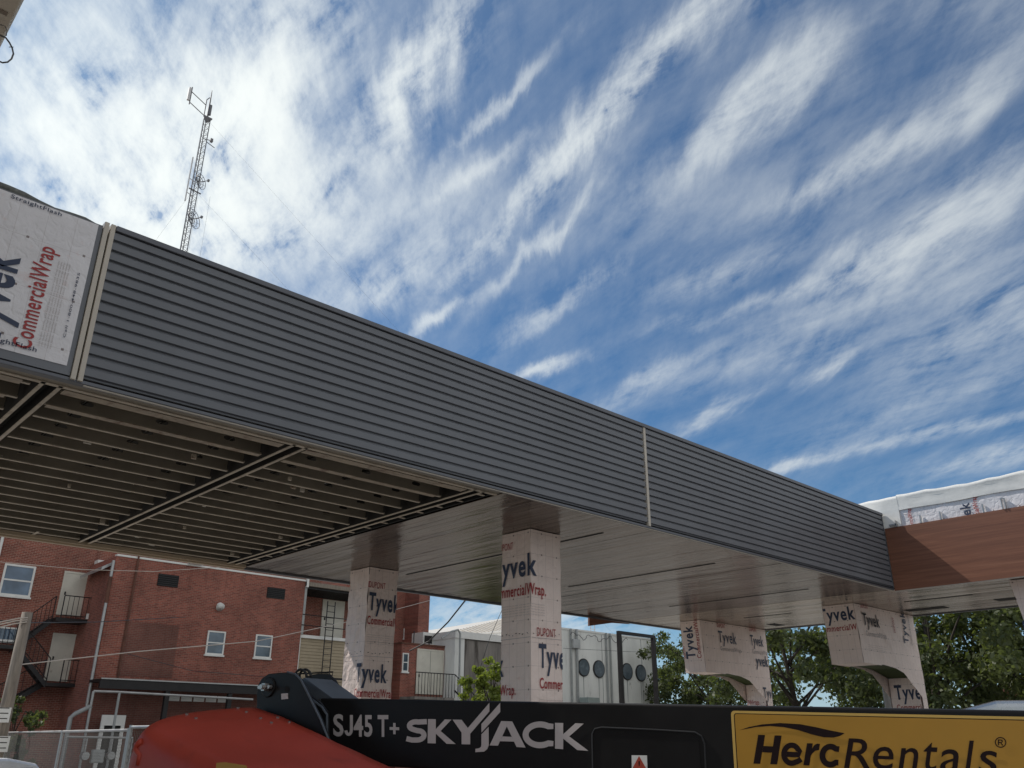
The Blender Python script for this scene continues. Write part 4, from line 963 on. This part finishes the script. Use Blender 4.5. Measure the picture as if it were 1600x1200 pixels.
stair(xa1, zp1, xb0, zp0, YF0+.62, YF1, True); stair(xb0, zp0, xa2, zp2, YF0+.02, YF0+.6, True)
xg, zg = at_y(10, 1105, YF0).x, at_y(10, 1105, YF0).z
stair(xa2, zp2, xa2-3.2, zp2-2.2, YF0+.62, YF1, True)
for (px, py) in ((138, 963), (135, 1065)): a = at_y(px, py, YF0); MB().box((a.x-.1, YF0-.04, a.z-.14), (a.x+.1, YF0-.002, a.z+.12)).build('safety_light', 'whitep', fe)
for (px0, py0, px1, py1) in ((142, 978, 152, 1003), (139, 1008, 150, 1030)):
    a, b_ = at_y(px0, py0, YF1-.2), at_y(px1, py1, YF1-.2); MB().box((a.x, YF1-.25, b_.z), (b_.x, YF1-.1, a.z)).build('meter_box', 'pipe', fe)

# annex with porch
an = thing('siding_annex', 'tan clapboard annex with open upper porch beside the brick wall', 'annex', (24, FYB, 0))
a = at_y(463, 992, FYB); ax1 = at_y(672, 1000, FYB).x-2.2; zt_ = a.z
q = MB(); z = 0; ax0 = xe+.02; ax1 = at_y(600, 1000, FYB).x
while z < zt_-.1: q.obox((ax0+.12, FYB+.26, z), (ax1-ax0-.12, 0, 0), (0, -.035, 0), (0, .03, .165)); z += .165
q.box((ax0+.12, FYB+.27, 0), (ax1, FYB+4, zt_-.11)); q.build('siding', 'siding', an)
MB().box((ax0, FYB+.15, 0), (ax0+.115, FYB+.35, zt_)).build('corner_board', 'whitep', an)
MB().box((ax0, FYB+.12, zt_-.1), (ax1, FYB+4, zt_+.06)).build('porch_floor', 'whitep', an)
MB().box((ax0, FYB+2.6, zt_+.065), (ax1, FYB+2.8, zt_+3.2)).build('porch_back_wall', 'brickold', an)
dd = door((505, 937), (533, 998), FYB+2.6, an)
zr = at_y(520, 918, FYB).z
MB().box((ax0, FYB-.1, zr-.1), (ax1, FYB+3.4, zr+.12)).build('porch_roof', 'pole', an)
MB().box((ax0, FYB-.14, zr-.18), (ax0+.12, FYB, zr+.36)).build('torn_flashing', 'whitep', an)
q = MB()
for k in range(9): q.box((ax0+.2, FYB+.1+.35*k, zr-.22), (ax1, FYB+.16+.35*k, zr-.11))
q.build('porch_rafters', 'iron', an)
MB().box((ax0, FYB+.02, zt_+.07), (ax0+.14, FYB+.16, zr-.11)).build('porch_post', 'pipe', an); MB().box((ax1-.3, FYB+.02, zt_+.07), (ax1-.2, FYB+.12, zr-.11)).build('porch_post', 'iron', an)
q = MB()
for dz in (.55, 1.1): q.tube([(ax0, FYB, zt_+dz), (ax1, FYB, zt_+dz-.05)], .025, 6)
q.build('porch_rail', 'iron', an)
la = at_y(519, 940, FYB-.35); lb = at_y(505, 1058, FYB-.35)
ld = thing('roof_ladder', 'black iron ladder fixed to the annex porch', 'ladder', (la.x, FYB-.3, 0))
q = MB()
for dx in (-.24, .24): q.tube([(la.x+dx, FYB-.3, la.z), (la.x+dx, FYB-.3, lb.z)], .028, 6)
z = lb.z+.2
while z < la.z: q.tube([(la.x-.24, FYB-.3, z), (la.x+.24, FYB-.3, z)], .018, 5); z += .32
q.build('rails_and_rungs', 'iron', ld)
MB().box((la.x-.5, FYB-.3, lb.z-.1), (la.x+1.2, FYB-.2, lb.z)).build('landing_bar', 'iron', ld)
# tall brick block to the right of the porch
tb = thing('brick_stair_tower', 'tall narrow red brick block showing beside the far column', 'building', (27, 46, 0))
xt1 = at_y(672, 930, 45).x; xt0 = at_y(655, 930, 45).x
MB().box((ax1+.1, 46.5, 0), (xt0-.005, 55, 16)).build('side_wall', 'brick', tb); MB().box((xt0, 45, 0), (xt1, 55, 16)).build('corner_wall', 'brick', tb)
win((631, 982), (646, 999), 46.45, tb, False)
# low brick block with white double door
YL = 43.0
lb_ = thing('low_brick_block', 'low red brick entrance block with a weathered white double door', 'building', (30, YL, 0))
x0 = at_y(628, 1010, YL).x; x1 = at_y(711, 1010, YL).x; zt_ = at_y(700, 1012, YL).z
MB().box((x0, YL, 0), (x1, YL+6, zt_)).build('wall', 'brick', lb_); MB().box((x0-.05, YL-.06, zt_), (x1, YL+6, zt_+.08)).build('coping', 'rust', lb_)
door((652, 1014), (690, 1086), YL-.01, lb_, True)
win((629, 1020), (637, 1050), YL, lb_, True)
for px, py, h in ((672, 1008, .55), (707, 1010, .55), (648, 1003, .8)): a = at_y(px, py, YL); MB().tube([(a.x, YL+.1, zt_), (a.x, YL+.1, zt_+h)], .03, 6).build('vent_pipe', 'iron', lb_)
rl = thing('entry_railing', 'black iron railing and steps in front of the white double door', 'railing', (31, YL-1.5, 0))
a, b_ = at_y(650, 1050, YL-1.5), at_y(711, 1052, YL-1.5); zb_ = at_y(650, 1085, YL-1.5).z
q = MB(); n = 13; q.tube([(a.x, YL-1.5, a.z), (b_.x, YL-1.5, a.z)], .03, 6)
for k in range(n+1): x = a.x+(b_.x-a.x)*k/n; q.tube([(x, YL-1.5, zb_-.1), (x, YL-1.5, a.z)], .018, 5, False)
q.build('balusters', 'iron', rl)
q = MB(); c_ = at_y(745, 1090, YL-1.5); q.tube([(b_.x, YL-1.5, a.z), (c_.x, YL-1.5, c_.z)], .03, 6); q.tube([(b_.x, YL-1.5, a.z-.9), (c_.x, YL-1.5, c_.z-.9)], .05, 6)
for k in range(1, 8): t_ = k/8; q.tube([(b_.x+(c_.x-b_.x)*t_, YL-1.5, a.z+(c_.z-a.z)*t_), (b_.x+(c_.x-b_.x)*t_, YL-1.5, a.z+(c_.z-a.z)*t_-.9)], .018, 5, False)
q.build('stair_rail', 'iron', rl)
MB().box((a.x, YL-1.5, zb_-.25), (b_.x, YL-.05, zb_-.1)).build('landing', 'concd', rl)
hv = at_y(657, 988, YL+1.5); hv2 = at_y(700, 1006, YL+1.5)
hu = thing('rooftop_unit', 'white boxy air handler on the low brick roof', 'air conditioner', (hv.x, YL+1.5, zt_))
MB().box((hv.x, YL+1.2, zt_+.12), (hv2.x-.6, YL+2.4, hv.z)).build('casing', 'whitep', hu, .02); MB().box((hv.x+.1, YL+1.17, zt_+.3), (hv.x+.7, YL+1.195, hv.z-.2)).build('grille', 'iron', hu)
# concrete building
cb = thing('concrete_building', 'pale streaked concrete building with four round windows and wall conduits', 'building', (42, 41, 0))
YC = 42.0
p0 = at_y(711, 1000, YC); p1 = at_y(726, 1000, YC); p2 = at_y(884, 1000, YC); p3 = at_y(1020, 1000, YC); zlo = at_y(755, 1001, YC).z; zhi = at_y(950, 992, YC).z
MB().box((p0.x, YC, 0), (p1.x, YC+9, zlo)).build('pale_strip_wall', 'conc', cb); MB().box((p1.x+.005, YC+.06, 0), (p2.x-2.2, YC+9, zlo-.05)).build('stained_wall', 'concd', cb)
MB().box((p0.x-.05, YC-.08, zlo), (p2.x-2.2, YC+9, zlo+.42)).build('roof_edge', 'whitep', cb)
MB().box((p2.x-2.2, YC-.01, 0), (p3.x, YC+9, zhi)).build('window_wall', 'conc', cb); MB().box((p2.x-2.25, YC-.06, zhi), (p3.x+.05, YC+9.05, zhi+.12)).build('roof_edge', 'whitep', cb)
for px in (940, 972, 1001): x = at_y(px, 1000, YC).x; MB().box((x-.05, YC-.022, 0), (x+.0, YC-.012, zhi-.05)).build('panel_joint', 'pipe', cb)
for px, py in ((911.7, 1043), (935.5, 1045.4), (979.7, 1049.4), (1001, 1051.6)):
    a = at_y(px, py, YC-.03); r = .60
    f = MB(); n = 32; ring = [(math.cos(2*PI*k/n), math.sin(2*PI*k/n)) for k in range(n)]
    f.prism([(a.x+r*c_, YC-.08, a.z+r*s_) for c_, s_ in ring], (0, .066, 0))
    fo = f.build('round_window', 'iron', cb)
    f = MB(); f.prism([(a.x+r*.88*c_, YC-.095, a.z+r*.88*s_) for c_, s_ in ring], (0, .013, 0)); f.build('pane', 'glassg', fo)
    st = MB(); st.face([(a.x-.05, YC-.014, a.z-r), (a.x+.05, YC-.014, a.z-r), (a.x+.02, YC-.014, a.z-r-1.5), (a.x-.02, YC-.014, a.z-r-1.5)]); st.build('rust_streak', 'pipe', fo)
cd = thing('wall_conduits', 'grey conduits and junction box clipped down the concrete wall', 'conduit', (44, YC-.2, 0))
for px, r, m in ((892, .07, 'pipe'), (901, .09, 'galv'), (947, .07, 'pipe'), (953, .07, 'pipe')): a = at_y(px, 995, YC-.12); MB().tube([(a.x, YC-.12, 0), (a.x, YC-.12, zhi+.1)], r, 8).build('conduit', m, cd)
a = at_y(899, 1006, YC-.2); MB().box((a.x-.35, YC-.35, a.z-.3), (a.x+.35, YC-.1, a.z+.3)).build('junction_box', 'galv', cd, .02)
pts = []
for k in range(60): t_ = k/59; x = at_y(892+t_*90, 1000, YC-.3).x; pts.append((x, YC-.25-.05*math.sin(k*1.7), zhi-.35+.16*math.sin(t_*21)+.1*math.sin(t_*47)))
MB().tube(pts, .02, 5).build('slack_cable', 'wire', cd)
q = MB(); a = at_y(923, 1090, YC-1); q.box((a.x-.6, YC-1.3, 0), (a.x+.6, YC-.5, a.z)); tag(q.build('utility_cabinet', mat('green_grey_cabinet', (.28, .33, .31), .5), None, .03), 'grey green utility cabinet at the foot of the concrete wall', 'cabinet')
# black gate frame
gf = thing('black_steel_frame', 'black steel posts and crossbar standing before the concrete building', 'frame', (40, 33, 0))
YG = 34
a, b_ = at_y(967, 988, YG), at_y(1020, 993, YG)
for x in (a.x, b_.x): MB().box((x-.12, YG-.1, 0), (x+.12, YG+.1, a.z-.1)).build('post', 'iron', gf)
MB().box((a.x-.12, YG-.1, a.z-.095), (b_.x+.12, YG+.1, a.z+.08)).build('crossbar', 'iron', gf)
# pipe bend at the corner of the concrete building
a = at_y(687, 996, YC-.5); b_ = at_y(711, 985, YC-.5); q = MB(); q.tube([at_y(690, 997, YC-.5), at_y(705, 987, YC-.5), at_y(716, 984, YC-.5), at_y(719, 990, YC-.5), at_y(717, 1090, YC-.5)], .06, 8)
tag(q.build('bent_pipe', 'pipe', None, smooth=False), 'tall bent grey pipe at the left corner of the concrete building', 'pipe')
# metal roofed hall
hl = thing('metal_roofed_hall', 'white hall with a sloping pale metal roof behind the concrete building', 'building', (48, 60, 0))
A_ = at_y(674, 996, 54); B_ = at_y(806, 964, 68); ze = A_.z; C_ = Vector((A_.x+26, 54, ze)); D_ = Vector((A_.x+26, 68, B_.z)); E_ = Vector((A_.x, 84, ze)); F_ = Vector((A_.x+26, 84, ze))
MB().prism([A_, C_, D_, B_], (0, 0, .08)).build('roof_slope', 'metalroof', hl); MB().prism([A_, B_, E_], (0, 0, .08)).build('roof_slope', 'metalroof', hl); MB().prism([E_, B_, D_, F_], (0, 0, .08)).build('roof_slope', 'metalroof', hl)
up0 = (B_.z-ze)/14; n = 34
for k in range(n):
    x_ = A_.x+.7+k*.75; t1_ = min(1, (x_-A_.x)/(B_.x-A_.x))
    MB().obox((x_, 54, ze+.085), (.06, 0, 0), (0, 14*t1_, 14*t1_*up0), (0, 0, .05)).build('roof_seam', 'trim', hl)
MB().box((A_.x+.2, 54.2, 0), (A_.x+25.8, 83.8, ze-.02)).build('wall', 'whitep', hl)
MB().box((A_.x-.1, 53.85, ze-.30), (A_.x+26, 53.98, ze+.1)).build('eave_gutter', 'whitep', hl)

# ------------------------------------------------------------------ fence, utility pole, wires
fa, fb, fc = at_d(-70, 1150, 44), at_d(203, 1141, 14.2), at_d(262, 1137, 13.0)
for p_ in (fa, fb, fc): p_.z = 0
fn_ = thing('chain_link_fence', 'galvanised chain link fence panels at the lower left', 'fence', tuple(fb))
zA, zB = at_d(0, 1151, 38).z, at_d(203, 1141, 14.2).z
def panel(A, B, z1, p=.085):
    A = Vector(A); L = (B-A).length; d = (B-A)/L; nn = Vector((-d.y, d.x, 0)); q = MB(); h = z1-.08; n = int((L+h)/p)
    for k in range(n):
        for sg in (1, -1):
            xa = -h+k*p if sg == 1 else k*p; za = .08; xb = xa+sg*h; zb = z1
            if xa > xb: xa, za, xb, zb = xb, zb, xa, za
            if xb <= 0 or xa >= L: continue
            if xa < 0: za += (zb-za)*(-xa)/(xb-xa); xa = 0
            if xb > L: zb = za+(zb-za)*(L-xa)/(xb-xa); xb = L
            o_ = nn*.006*sg; q.tube([A+d*xa+o_+Vector((0, 0, za)), A+d*xb+o_+Vector((0, 0, zb))], .0018, 3, False)
    q.build('wire_mesh', 'meshwire', fn_)
    MB().tube([A+Vector((0, 0, z1)), B+Vector((0, 0, z1))], .021, 8).build('top_rail', 'galv', fn_)
dAB = (fb-fa).normalized()
panel(fa, fb-dAB*.05, zB); panel(fb+dAB*.05, fc, zB+.04)
for p_, h in ((fb-dAB*.05, zB+.03), (fb+dAB*.05, zB+.07), (fa.lerp(fb, .55), zB+.02), (fa.lerp(fb, .82), zB+.02), (fc, zB+.05)): MB().tube([p_, p_+Vector((0, 0, h))], .028, 8).build('fence_post', 'galv', fn_)
YU = 25.0
a = at_y(43, 957, YU); up_ = thing('utility_pole', 'weathered wooden utility pole at the left edge with signs', 'utility pole', (a.x, YU, 0))
MB().tube([(a.x, YU, 0), (a.x, YU, a.z*.5), (a.x, YU, a.z)], [.17, .15, .125], 14).build('post', 'pole', up_, smooth=True)
q = MB()
for k, (px, py) in enumerate(((20, 975), (25, 970), (30, 966))): q.tube([at_y(-20, py+10, YU), at_y(px, py, YU-.1), (a.x, YU-.15, a.z-.25+.05*k)], .018, 6)
q.build('service_cables', 'wirel', up_)
for py0, py1, px in ((1105, 1129, 4), (1150, 1175, 2)):
    p_, p2 = at_y(px-9, py0, YU-.2), at_y(px+9, py1, YU-.2)
    s_ = MB().box((p_.x, YU-.22, p2.z), (p2.x, YU-.205, p_.z)).build('sign_board', 'whitep', up_)
    for k in range(3): MB().box((p_.x+.04, YU-.224, p2.z+.08+k*.12), (p2.x-.05, YU-.2215, p2.z+.10+k*.12)).build('text_line', 'maroon', s_)
def wire(pts, Ys, r, m, label, sag=0.0):
    P_ = [at_y(x, y, Y) for (x, y), Y in zip(pts, Ys)]
    q = MB(); out_ = []
    for A, B in zip(P_, P_[1:]):
        for k in range(8): t_ = k/8; p_ = A.lerp(B, t_); p_.z -= sag*4*t_*(1-t_); out_.append(p_)
    out_.append(P_[-1]); q.tube(out_, r, 5)
    return tag(q.build('overhead_cable', m), label, 'cable', 'overhead cables')
wire([(-10, 877), (130, 890), (240, 893), (380, 884)], [30, 30, 30, 30], .010, 'wirel', 'thin pale overhead cable highest along the brick building, under the canopy edge')
wire([(35, 1038), (215, 1018), (400, 1002), (560, 968), (672, 938)], [26, 28, 30, 33, 36], .015, 'wirel', 'bright sunlit cable slanting up across the brick wall past its small windows')
wire([(44, 973), (150, 972), (290, 964)], [25, 30, 40], .014, 'wire', 'dark cable from the utility pole top to the brick wall')
wire([(200, 1022), (300, 1048), (420, 1058)], [40.5, 40.5, 40.5], .014, 'wire', 'dark sagging cable low on the brick wall above the awning')
wire([(640, 1017), (670, 1002), (700, 972), (727, 938)], [36, 34, 31, 27], .035, 'wire', 'thick dark cable rising past the white hall between the columns')
wire([(740, 1075), (766, 995), (790, 940)], [38, 38, 38], .018, 'wire', 'thin guy cable rising in front of the stained concrete wall')
wire([(880, 1013), (1060, 1022)], [38, 38], .012, 'wire', 'thin cable level with the round windows of the concrete building')

# ------------------------------------------------------------------ radio tower
YT = 70.0
tp = at_y(327, 139, YT); xT = at_y(283, 390, YT).x+.22
tw = thing('radio_tower', 'slender guyed lattice radio tower above the canopy', 'radio tower', (xT, YT, 0))
zt_ = at_y(318, 182, YT).z; r = .34
legs = [(xT+r*math.cos(a_), YT+r*math.sin(a_)) for a_ in (R(200), R(320), R(80))]
for lx, ly in legs: MB().tube([(lx, ly, 0), (lx, ly, zt_)], .045, 6).build('leg', 'tower', tw)
q = MB(); z = 30.0
while z < zt_-.6:
    for i in range(3):
        (x0, y0), (x1, y1) = legs[i], legs[(i+1) % 3]; q.tube([(x0, y0, z), (x1, y1, z+.35)], .018, 4, False); q.tube([(x1, y1, z+.35), (x0, y0, z+.7)], .018, 4, False)
    z += .7
q.build('lattice', 'tower', tw)
q = MB(); q.tube([(xT, YT, zt_-.5), (xT, YT, zt_-.1), (xT, YT, zt_+.05)], [.15, .5, .5], 3); q.build('top_cap', 'tower', tw)
q = MB(); q.tube([(xT, YT, zt_), (xT, YT, tp.z-1.2), (xT, YT, tp.z)], [.10, .07, .03], 6); q.tube([(xT-.35, YT, zt_), (xT-.35, YT, tp.z-1.4), (xT-.1, YT, tp.z-1.0)], .05, 6); q.build('mast', 'tower', tw)
MB().cyl((xT+.12, YT-.1, zt_+.4), (xT+.12, YT-.1, zt_+1.6), .14, 8).build('whip_antenna', 'tower', tw)
aL = at_y(298, 150, YT); q = MB()
for dz in (-.75, .55): q.tube([(xT-.3, YT, aL.z+dz-.75), (aL.x, YT, aL.z+dz)], .045, 5)
q.tube([(aL.x, YT, aL.z-1.0), (aL.x, YT, aL.z+1.1)], .06, 6); q.build('side_arm', 'tower', tw)
MB().box((aL.x-.3, YT-.12, aL.z-.6), (aL.x-.06, YT+.12, aL.z+.9)).build('panel_antenna', 'towerw', tw)
def grid_dish(px, py, rr_, tiltx):
    c_ = at_y(px, py, YT); q = MB(); nrm = Vector((.55, -.85, tiltx)).normalized(); e1_ = nrm.cross(Vector((0, 0, 1))).normalized(); e2_ = nrm.cross(e1_)
    for f in (1, .72, .42): q.tube([c_-nrm*(.25*(1-f*f))+(e1_*math.cos(k*PI/9)+e2_*math.sin(k*PI/9))*rr_*f for k in range(19)], .028, 4, False)
    for k in range(10):
        a_ = k*PI/5; q.tube([c_-nrm*.25, c_-nrm*.13+(e1_*math.cos(a_)+e2_*math.sin(a_))*rr_*.7, c_+(e1_*math.cos(a_)+e2_*math.sin(a_))*rr_], .02, 4, False)
    q.tube([c_-nrm*.25, c_+nrm*.9], .035, 5); q.tube([c_-nrm*.25, Vector((xT, YT, c_.z))], .06, 5); q.tube([c_-nrm*.2+Vector((0, 0, .5)), Vector((xT, YT, c_.z+.5))], .03, 5)
    q.box((c_+nrm*.8)-Vector((.1, .1, .1)), (c_+nrm*.8)+Vector((.1, .1, .1)))
    return q.build('dish_antenna', 'tower', tw)
grid_dish(314, 284, .75, .0); grid_dish(303, 342, .95, .1)
q = MB(); a = at_y(319, 217, YT); q.tube([(xT, YT, a.z), (xT+.9, YT-.2, a.z+.05)], .04, 5); q.box((xT+.6, YT-.3, a.z-.12), (xT+.85, YT-.05, a.z+.25)); q.tube([(xT+.3, YT, a.z-.2), (xT+1.1, YT-.3, a.z-.7)], .04, 5); q.build('small_antenna', 'tower', tw)
q = MB(); a = at_y(296, 290, YT); q.tube([(a.x-.25, YT-.3, a.z-2.0), (a.x-.25, YT-.3, a.z+3.0)], .07, 6); q.tube([(a.x-.25, YT-.3, a.z-1), (xT, YT, a.z-1)], .04, 5); q.tube([(a.x-.25, YT-.3, a.z+.6), (xT, YT, a.z+.6)], .04, 5); q.build('side_antenna', 'towerw', tw)
q = MB(); a = at_y(298, 297, YT); q.tube([(xT-.6, YT-.2, a.z), (xT+.6, YT-.2, a.z-.1)], .07, 5); q.tube([(xT-.2, YT+.3, 30), (xT-.2, YT+.3, zt_)], .05, 5); q.build('cable_run', 'tower', tw)
q = MB()
for (px, py), end in (((306, 298), (57, -24)), ((331, 190), (66, -28)), ((306, 295), (-16, 10))):
    A = at_y(px, py, YT); A.x = xT; q.tube([A, Vector((xT+end[0], YT+end[1]*.4, 6))], .006, 4, False)
for px in (303, 322): A = at_y(px, 345, YT+6); q.tube([Vector((A.x, A.y, A.z+3)), Vector((A.x, A.y, 10))], .008, 4, False)
q.build('guy_wire', 'tower', tw)

# ------------------------------------------------------------------ eave at the top left with cable loops
ZE = EYE+5.0
ev = thing('beige_eave', 'beige soffit corner jutting in at the top left of the photo', 'eave', (-1, 5, ZE))
MB().box((-3.0, 1.8, ZE), (.53, 6.9, ZE+.35)).build('soffit_board', 'eave', ev, .01)
MB().box((-3.0, at_z(8, 20, ZE).y-.02, ZE-.004), (.49, at_z(8, 20, ZE).y+.025, ZE-.0015)).build('joint_groove', 'eaved', ev)
MB().box((.531, 1.8, ZE+.02), (.545, 6.9, ZE+.36)).build('edge_trim', 'whitep', ev)
MB().box((-3.4, 1.8, 0), (-3.01, 6.9, ZE+.3)).build('supporting_wall', 'eave', ev)
cl = MB(); 
P_ = [at_z(x, y, ZE-.03) for x, y in ((-12, 50), (0, 55), (9, 59), (15, 67), (19, 75), (21, 84), (18, 92), (12, 97), (4, 98), (-8, 93))]
cl.tube(P_, .0065, 8); P2 = [at_z(x, y, ZE-.02) for x, y in ((-8, 37), (2, 39), (8, 41), (11, 47), (10, 56))]; cl.tube(P2, .003, 6)
P3 = [at_z(x, y, ZE-.03) for x, y in ((14, 73.5), (21, 73.5))]; cl.tube(P3, .003, 6)
tag(cl.build('cable_loop', 'wire', None, smooth=True), 'black cable loop dangling beside the beige eave corner', 'cable')

# ------------------------------------------------------------------ trees
def rnd_unit():
    while True:
        v = Vector((random.uniform(-1, 1), random.uniform(-1, 1), random.uniform(-1, 1)))
        if .05 < v.length < 1: return v.normalized()
def tree(px, D, H, rad, label, leaf='leafa', nclump=80, per=150, ls=.26, base=.28, lean=(0, 0), group='trees behind the canopy', name='oak_tree'):
    p = at_d(px, 1150, D); p.z = 0
    t = thing(name, label, 'tree', (p.x, p.y, 0), group)
    tr = MB(); fork = H*base
    ptop = Vector((p.x+lean[0], p.y+lean[1], H*.8))
    tr.tube([p, p.lerp(ptop, .2), p.lerp(ptop, .5), ptop], [H*.020, H*.016, H*.011, H*.004], 9)
    cl_ = []
    for k in range(nclump):
        u = rnd_unit(); rr_ = random.uniform(.35, 1)**.6
        irr = 1+.22*math.sin(u.x*5+px)*math.cos(u.y*4+px*.3)
        c_ = Vector((p.x+lean[0]*.7, p.y+lean[1]*.7, H*(.5+base*.35)))+Vector((u.x*rad*irr, u.y*rad*irr, u.z*H*(.5-base*.33)))*rr_
        cl_.append((c_, random.uniform(.45, 1.15)*rad*.20))
    for k in range(16):
        c_, _ = cl_[k*nclump//16]; s_ = p.lerp(ptop, random.uniform(.25, .8)); m_ = s_.lerp(c_, .5)+Vector((0, 0, random.uniform(-.1, .5)))
        tr.tube([s_, m_, c_], [H*.007, H*.005, H*.002], 6)
    tr.build('trunk', 'bark', t)
    vs = []; fs = []
    for c_, cr in cl_:
        for j in range(per):
            u = rnd_unit(); q_ = c_+Vector((u.x, u.y, u.z*.75))*cr*random.uniform(.2, 1.15)
            n_ = rnd_unit(); a_ = n_.orthogonal().normalized(); a_ = (Matrix.Rotation(random.uniform(0, 6.28), 3, n_) @ a_); b2 = n_.cross(a_)
            L = ls*random.uniform(.6, 1.3); i = len(vs)
            vs += [tuple(q_-a_*L*.5), tuple(q_+b2*L*.28), tuple(q_+a_*L*.5), tuple(q_-b2*L*.28)]; fs.append((i, i+1, i+2, i+3))
    cr_ = MB(); cr_.v = vs; cr_.f = fs
    me = bpy.data.meshes.new('crown'); off = Vector(t['_o']); me.from_pydata([tuple(Vector(v)-off) for v in vs], [], fs); me.materials.append(MT[leaf])
    o = bpy.data.objects.new('crown', me); COL.objects.link(o); o.parent = t
    return t
tree(1112, 66, 10, 4.8, 'leafy oak just right of the concrete building', nclump=80)
tree(1145, 74, 8.0, 4.2, 'smaller oak seen under the farther bracket column', nclump=60)
tree(1262, 46, 10.0, 4.4, 'oak framed between the two bracket columns, with open branches', 'leafa', 60, 140, .26, .3, (-1.0, .5))
tree(1365, 56, 11.0, 5.0, 'oak behind the arch of the nearer bracket column', nclump=90)
tree(1475, 44, 10.6, 5.6, 'large dense oak right of the nearer bracket column', nclump=120, per=150)
tree(1568, 50, 11.6, 5.8, 'oak at the right edge beyond the wood clad wing', 'leafb', 105, 150, .26, .40)
tree(1660, 46, 10.5, 5.0, 'oak mostly outside the right edge of the photo', 'leafb', 80, 180)
tree(1020, 88, 10.0, 4.0, 'far oak peeking past the corner of the concrete building', 'leafb', 60, 170)
tree(766, 31, 4.6, 1.0, 'slender bright green young tree beside the near column', 'leafc', 130, 80, .14, .06, (0, 0), None, 'young_tree')
tree(20, 34, 2.9, 1.1, 'dark bushy shrub beside the utility pole', 'leafa', 40, 90, .16, .15, (0, 0), None, 'dark_shrub')
# pole below the bracket, van, far brick house
a = at_d(1381, 1045, 24); sp = MB().tube([(a.x, a.y, 0), (a.x, a.y, a.z+1.0)], .11, 12)
tag(sp.build('grey_post', 'pipe', None, smooth=True), 'plain grey post standing under the arch of the near bracket column', 'post')
def vehicle(name, label, c_, ang, L, Wd, Ht, m, cat):
    t = thing(name, label, cat, (c_.x, c_.y, 0)); ax = Vector((math.cos(ang), math.sin(ang), 0)); ay = Vector((-ax.y, ax.x, 0)); o = Vector((c_.x, c_.y, 0))
    def P(u, v, z): return o+ax*u+ay*v+Vector((0, 0, z))
    prof = [(-L/2, .35), (L/2, .35), (L/2, .75), (L*.46, Ht*.5), (L*.30, Ht*.56), (L*.17, Ht*.93), (L*.05, Ht), (-L*.3, Ht), (-L*.45, Ht*.93), (-L*.5, Ht*.6)]
    MB().prism([P(u, -Wd/2, z) for u, z in prof], ay*Wd).build('body', m, t, .09, seg=3)
    for s in (-1, 1): MB().prism([P(u, s*(Wd/2+.004), z) for u, z in ((L*.25, Ht*.6), (L*.15, Ht*.88), (-L*.4, Ht*.88), (-L*.43, Ht*.6))], ay*.002*s).build('side_window', 'glass', t)
    MB().prism([P(L*.295, -Wd*.42, Ht*.575), P(L*.295, Wd*.42, Ht*.575), P(L*.175, Wd*.4, Ht*.915), P(L*.175, -Wd*.4, Ht*.915)], ax*.04).build('windscreen', 'glass', t)
    for u in (-L*.31, L*.31):
        for v in (-Wd/2-.02, Wd/2-.2):
            w_ = MB().cyl(P(u, v, .34), P(u, v+.22, .34), .34, 24).build('wheel', 'tyre', t, .03); MB().cyl(P(u, v-.005, .34), P(u, v+.225, .34), .2, 16).build('rim', 'galv', w_)
    return t
a = at_d(1585, 1100, 15.5); vehicle('parked_van', 'silver van of which only the roof shows above the boom at the right edge', a, R(110), 5.2, 1.95, a.z+.02, 'silverp', 'van')
a = at_y(-58, 1185, 17.5); vehicle('white_car', 'white car barely entering the lower left corner by the fence', a, R(20), 4.4, 1.8, at_y(2, 1183, 17.5).z, 'whitecar', 'car')
a = at_d(1590, 1085, 72); bh = thing('brick_house', 'far red brick house glimpsed below the trees at the right edge', 'house', (a.x, a.y, 0))
MB().obox((a.x-3, a.y-8, 0), (9, 0, 0), (0, 9, 0), (0, 0, a.z)).build('wall', 'brickx', bh)
MB().prism([(a.x-3.4, a.y-8.4, a.z), (a.x-3.4, a.y+1.4, a.z), (a.x-3.4, a.y-3.5, a.z+1.6)], (9.8, 0, 0)).build('roof', 'rust', bh)
YW = BY+.09
MB().prism([at_y(921, 955, YW), at_y(921, 978, YW), at_y(958, 973, YW), at_y(985, 975, YW)], (0, .05, 0)).build('rear_wood_trim', 'wood', can)
la = at_y(926, 978, 43.5); q = MB()
for dx in (-.22, .22): q.tube([(la.x+dx, 43.5, zhi), (la.x+dx, 43.5, la.z+.1)], .035, 5)
for k in range(3): q.tube([(la.x-.22, 43.5, zhi+.22+k*.3), (la.x+.22, 43.5, zhi+.22+k*.3)], .025, 5)
tag(q.build('roof_access_ladder', 'towerw'), 'pale ladder on the concrete building roof', 'ladder')
for o in bpy.data.objects:
    if '_o' in o: del o['_o']
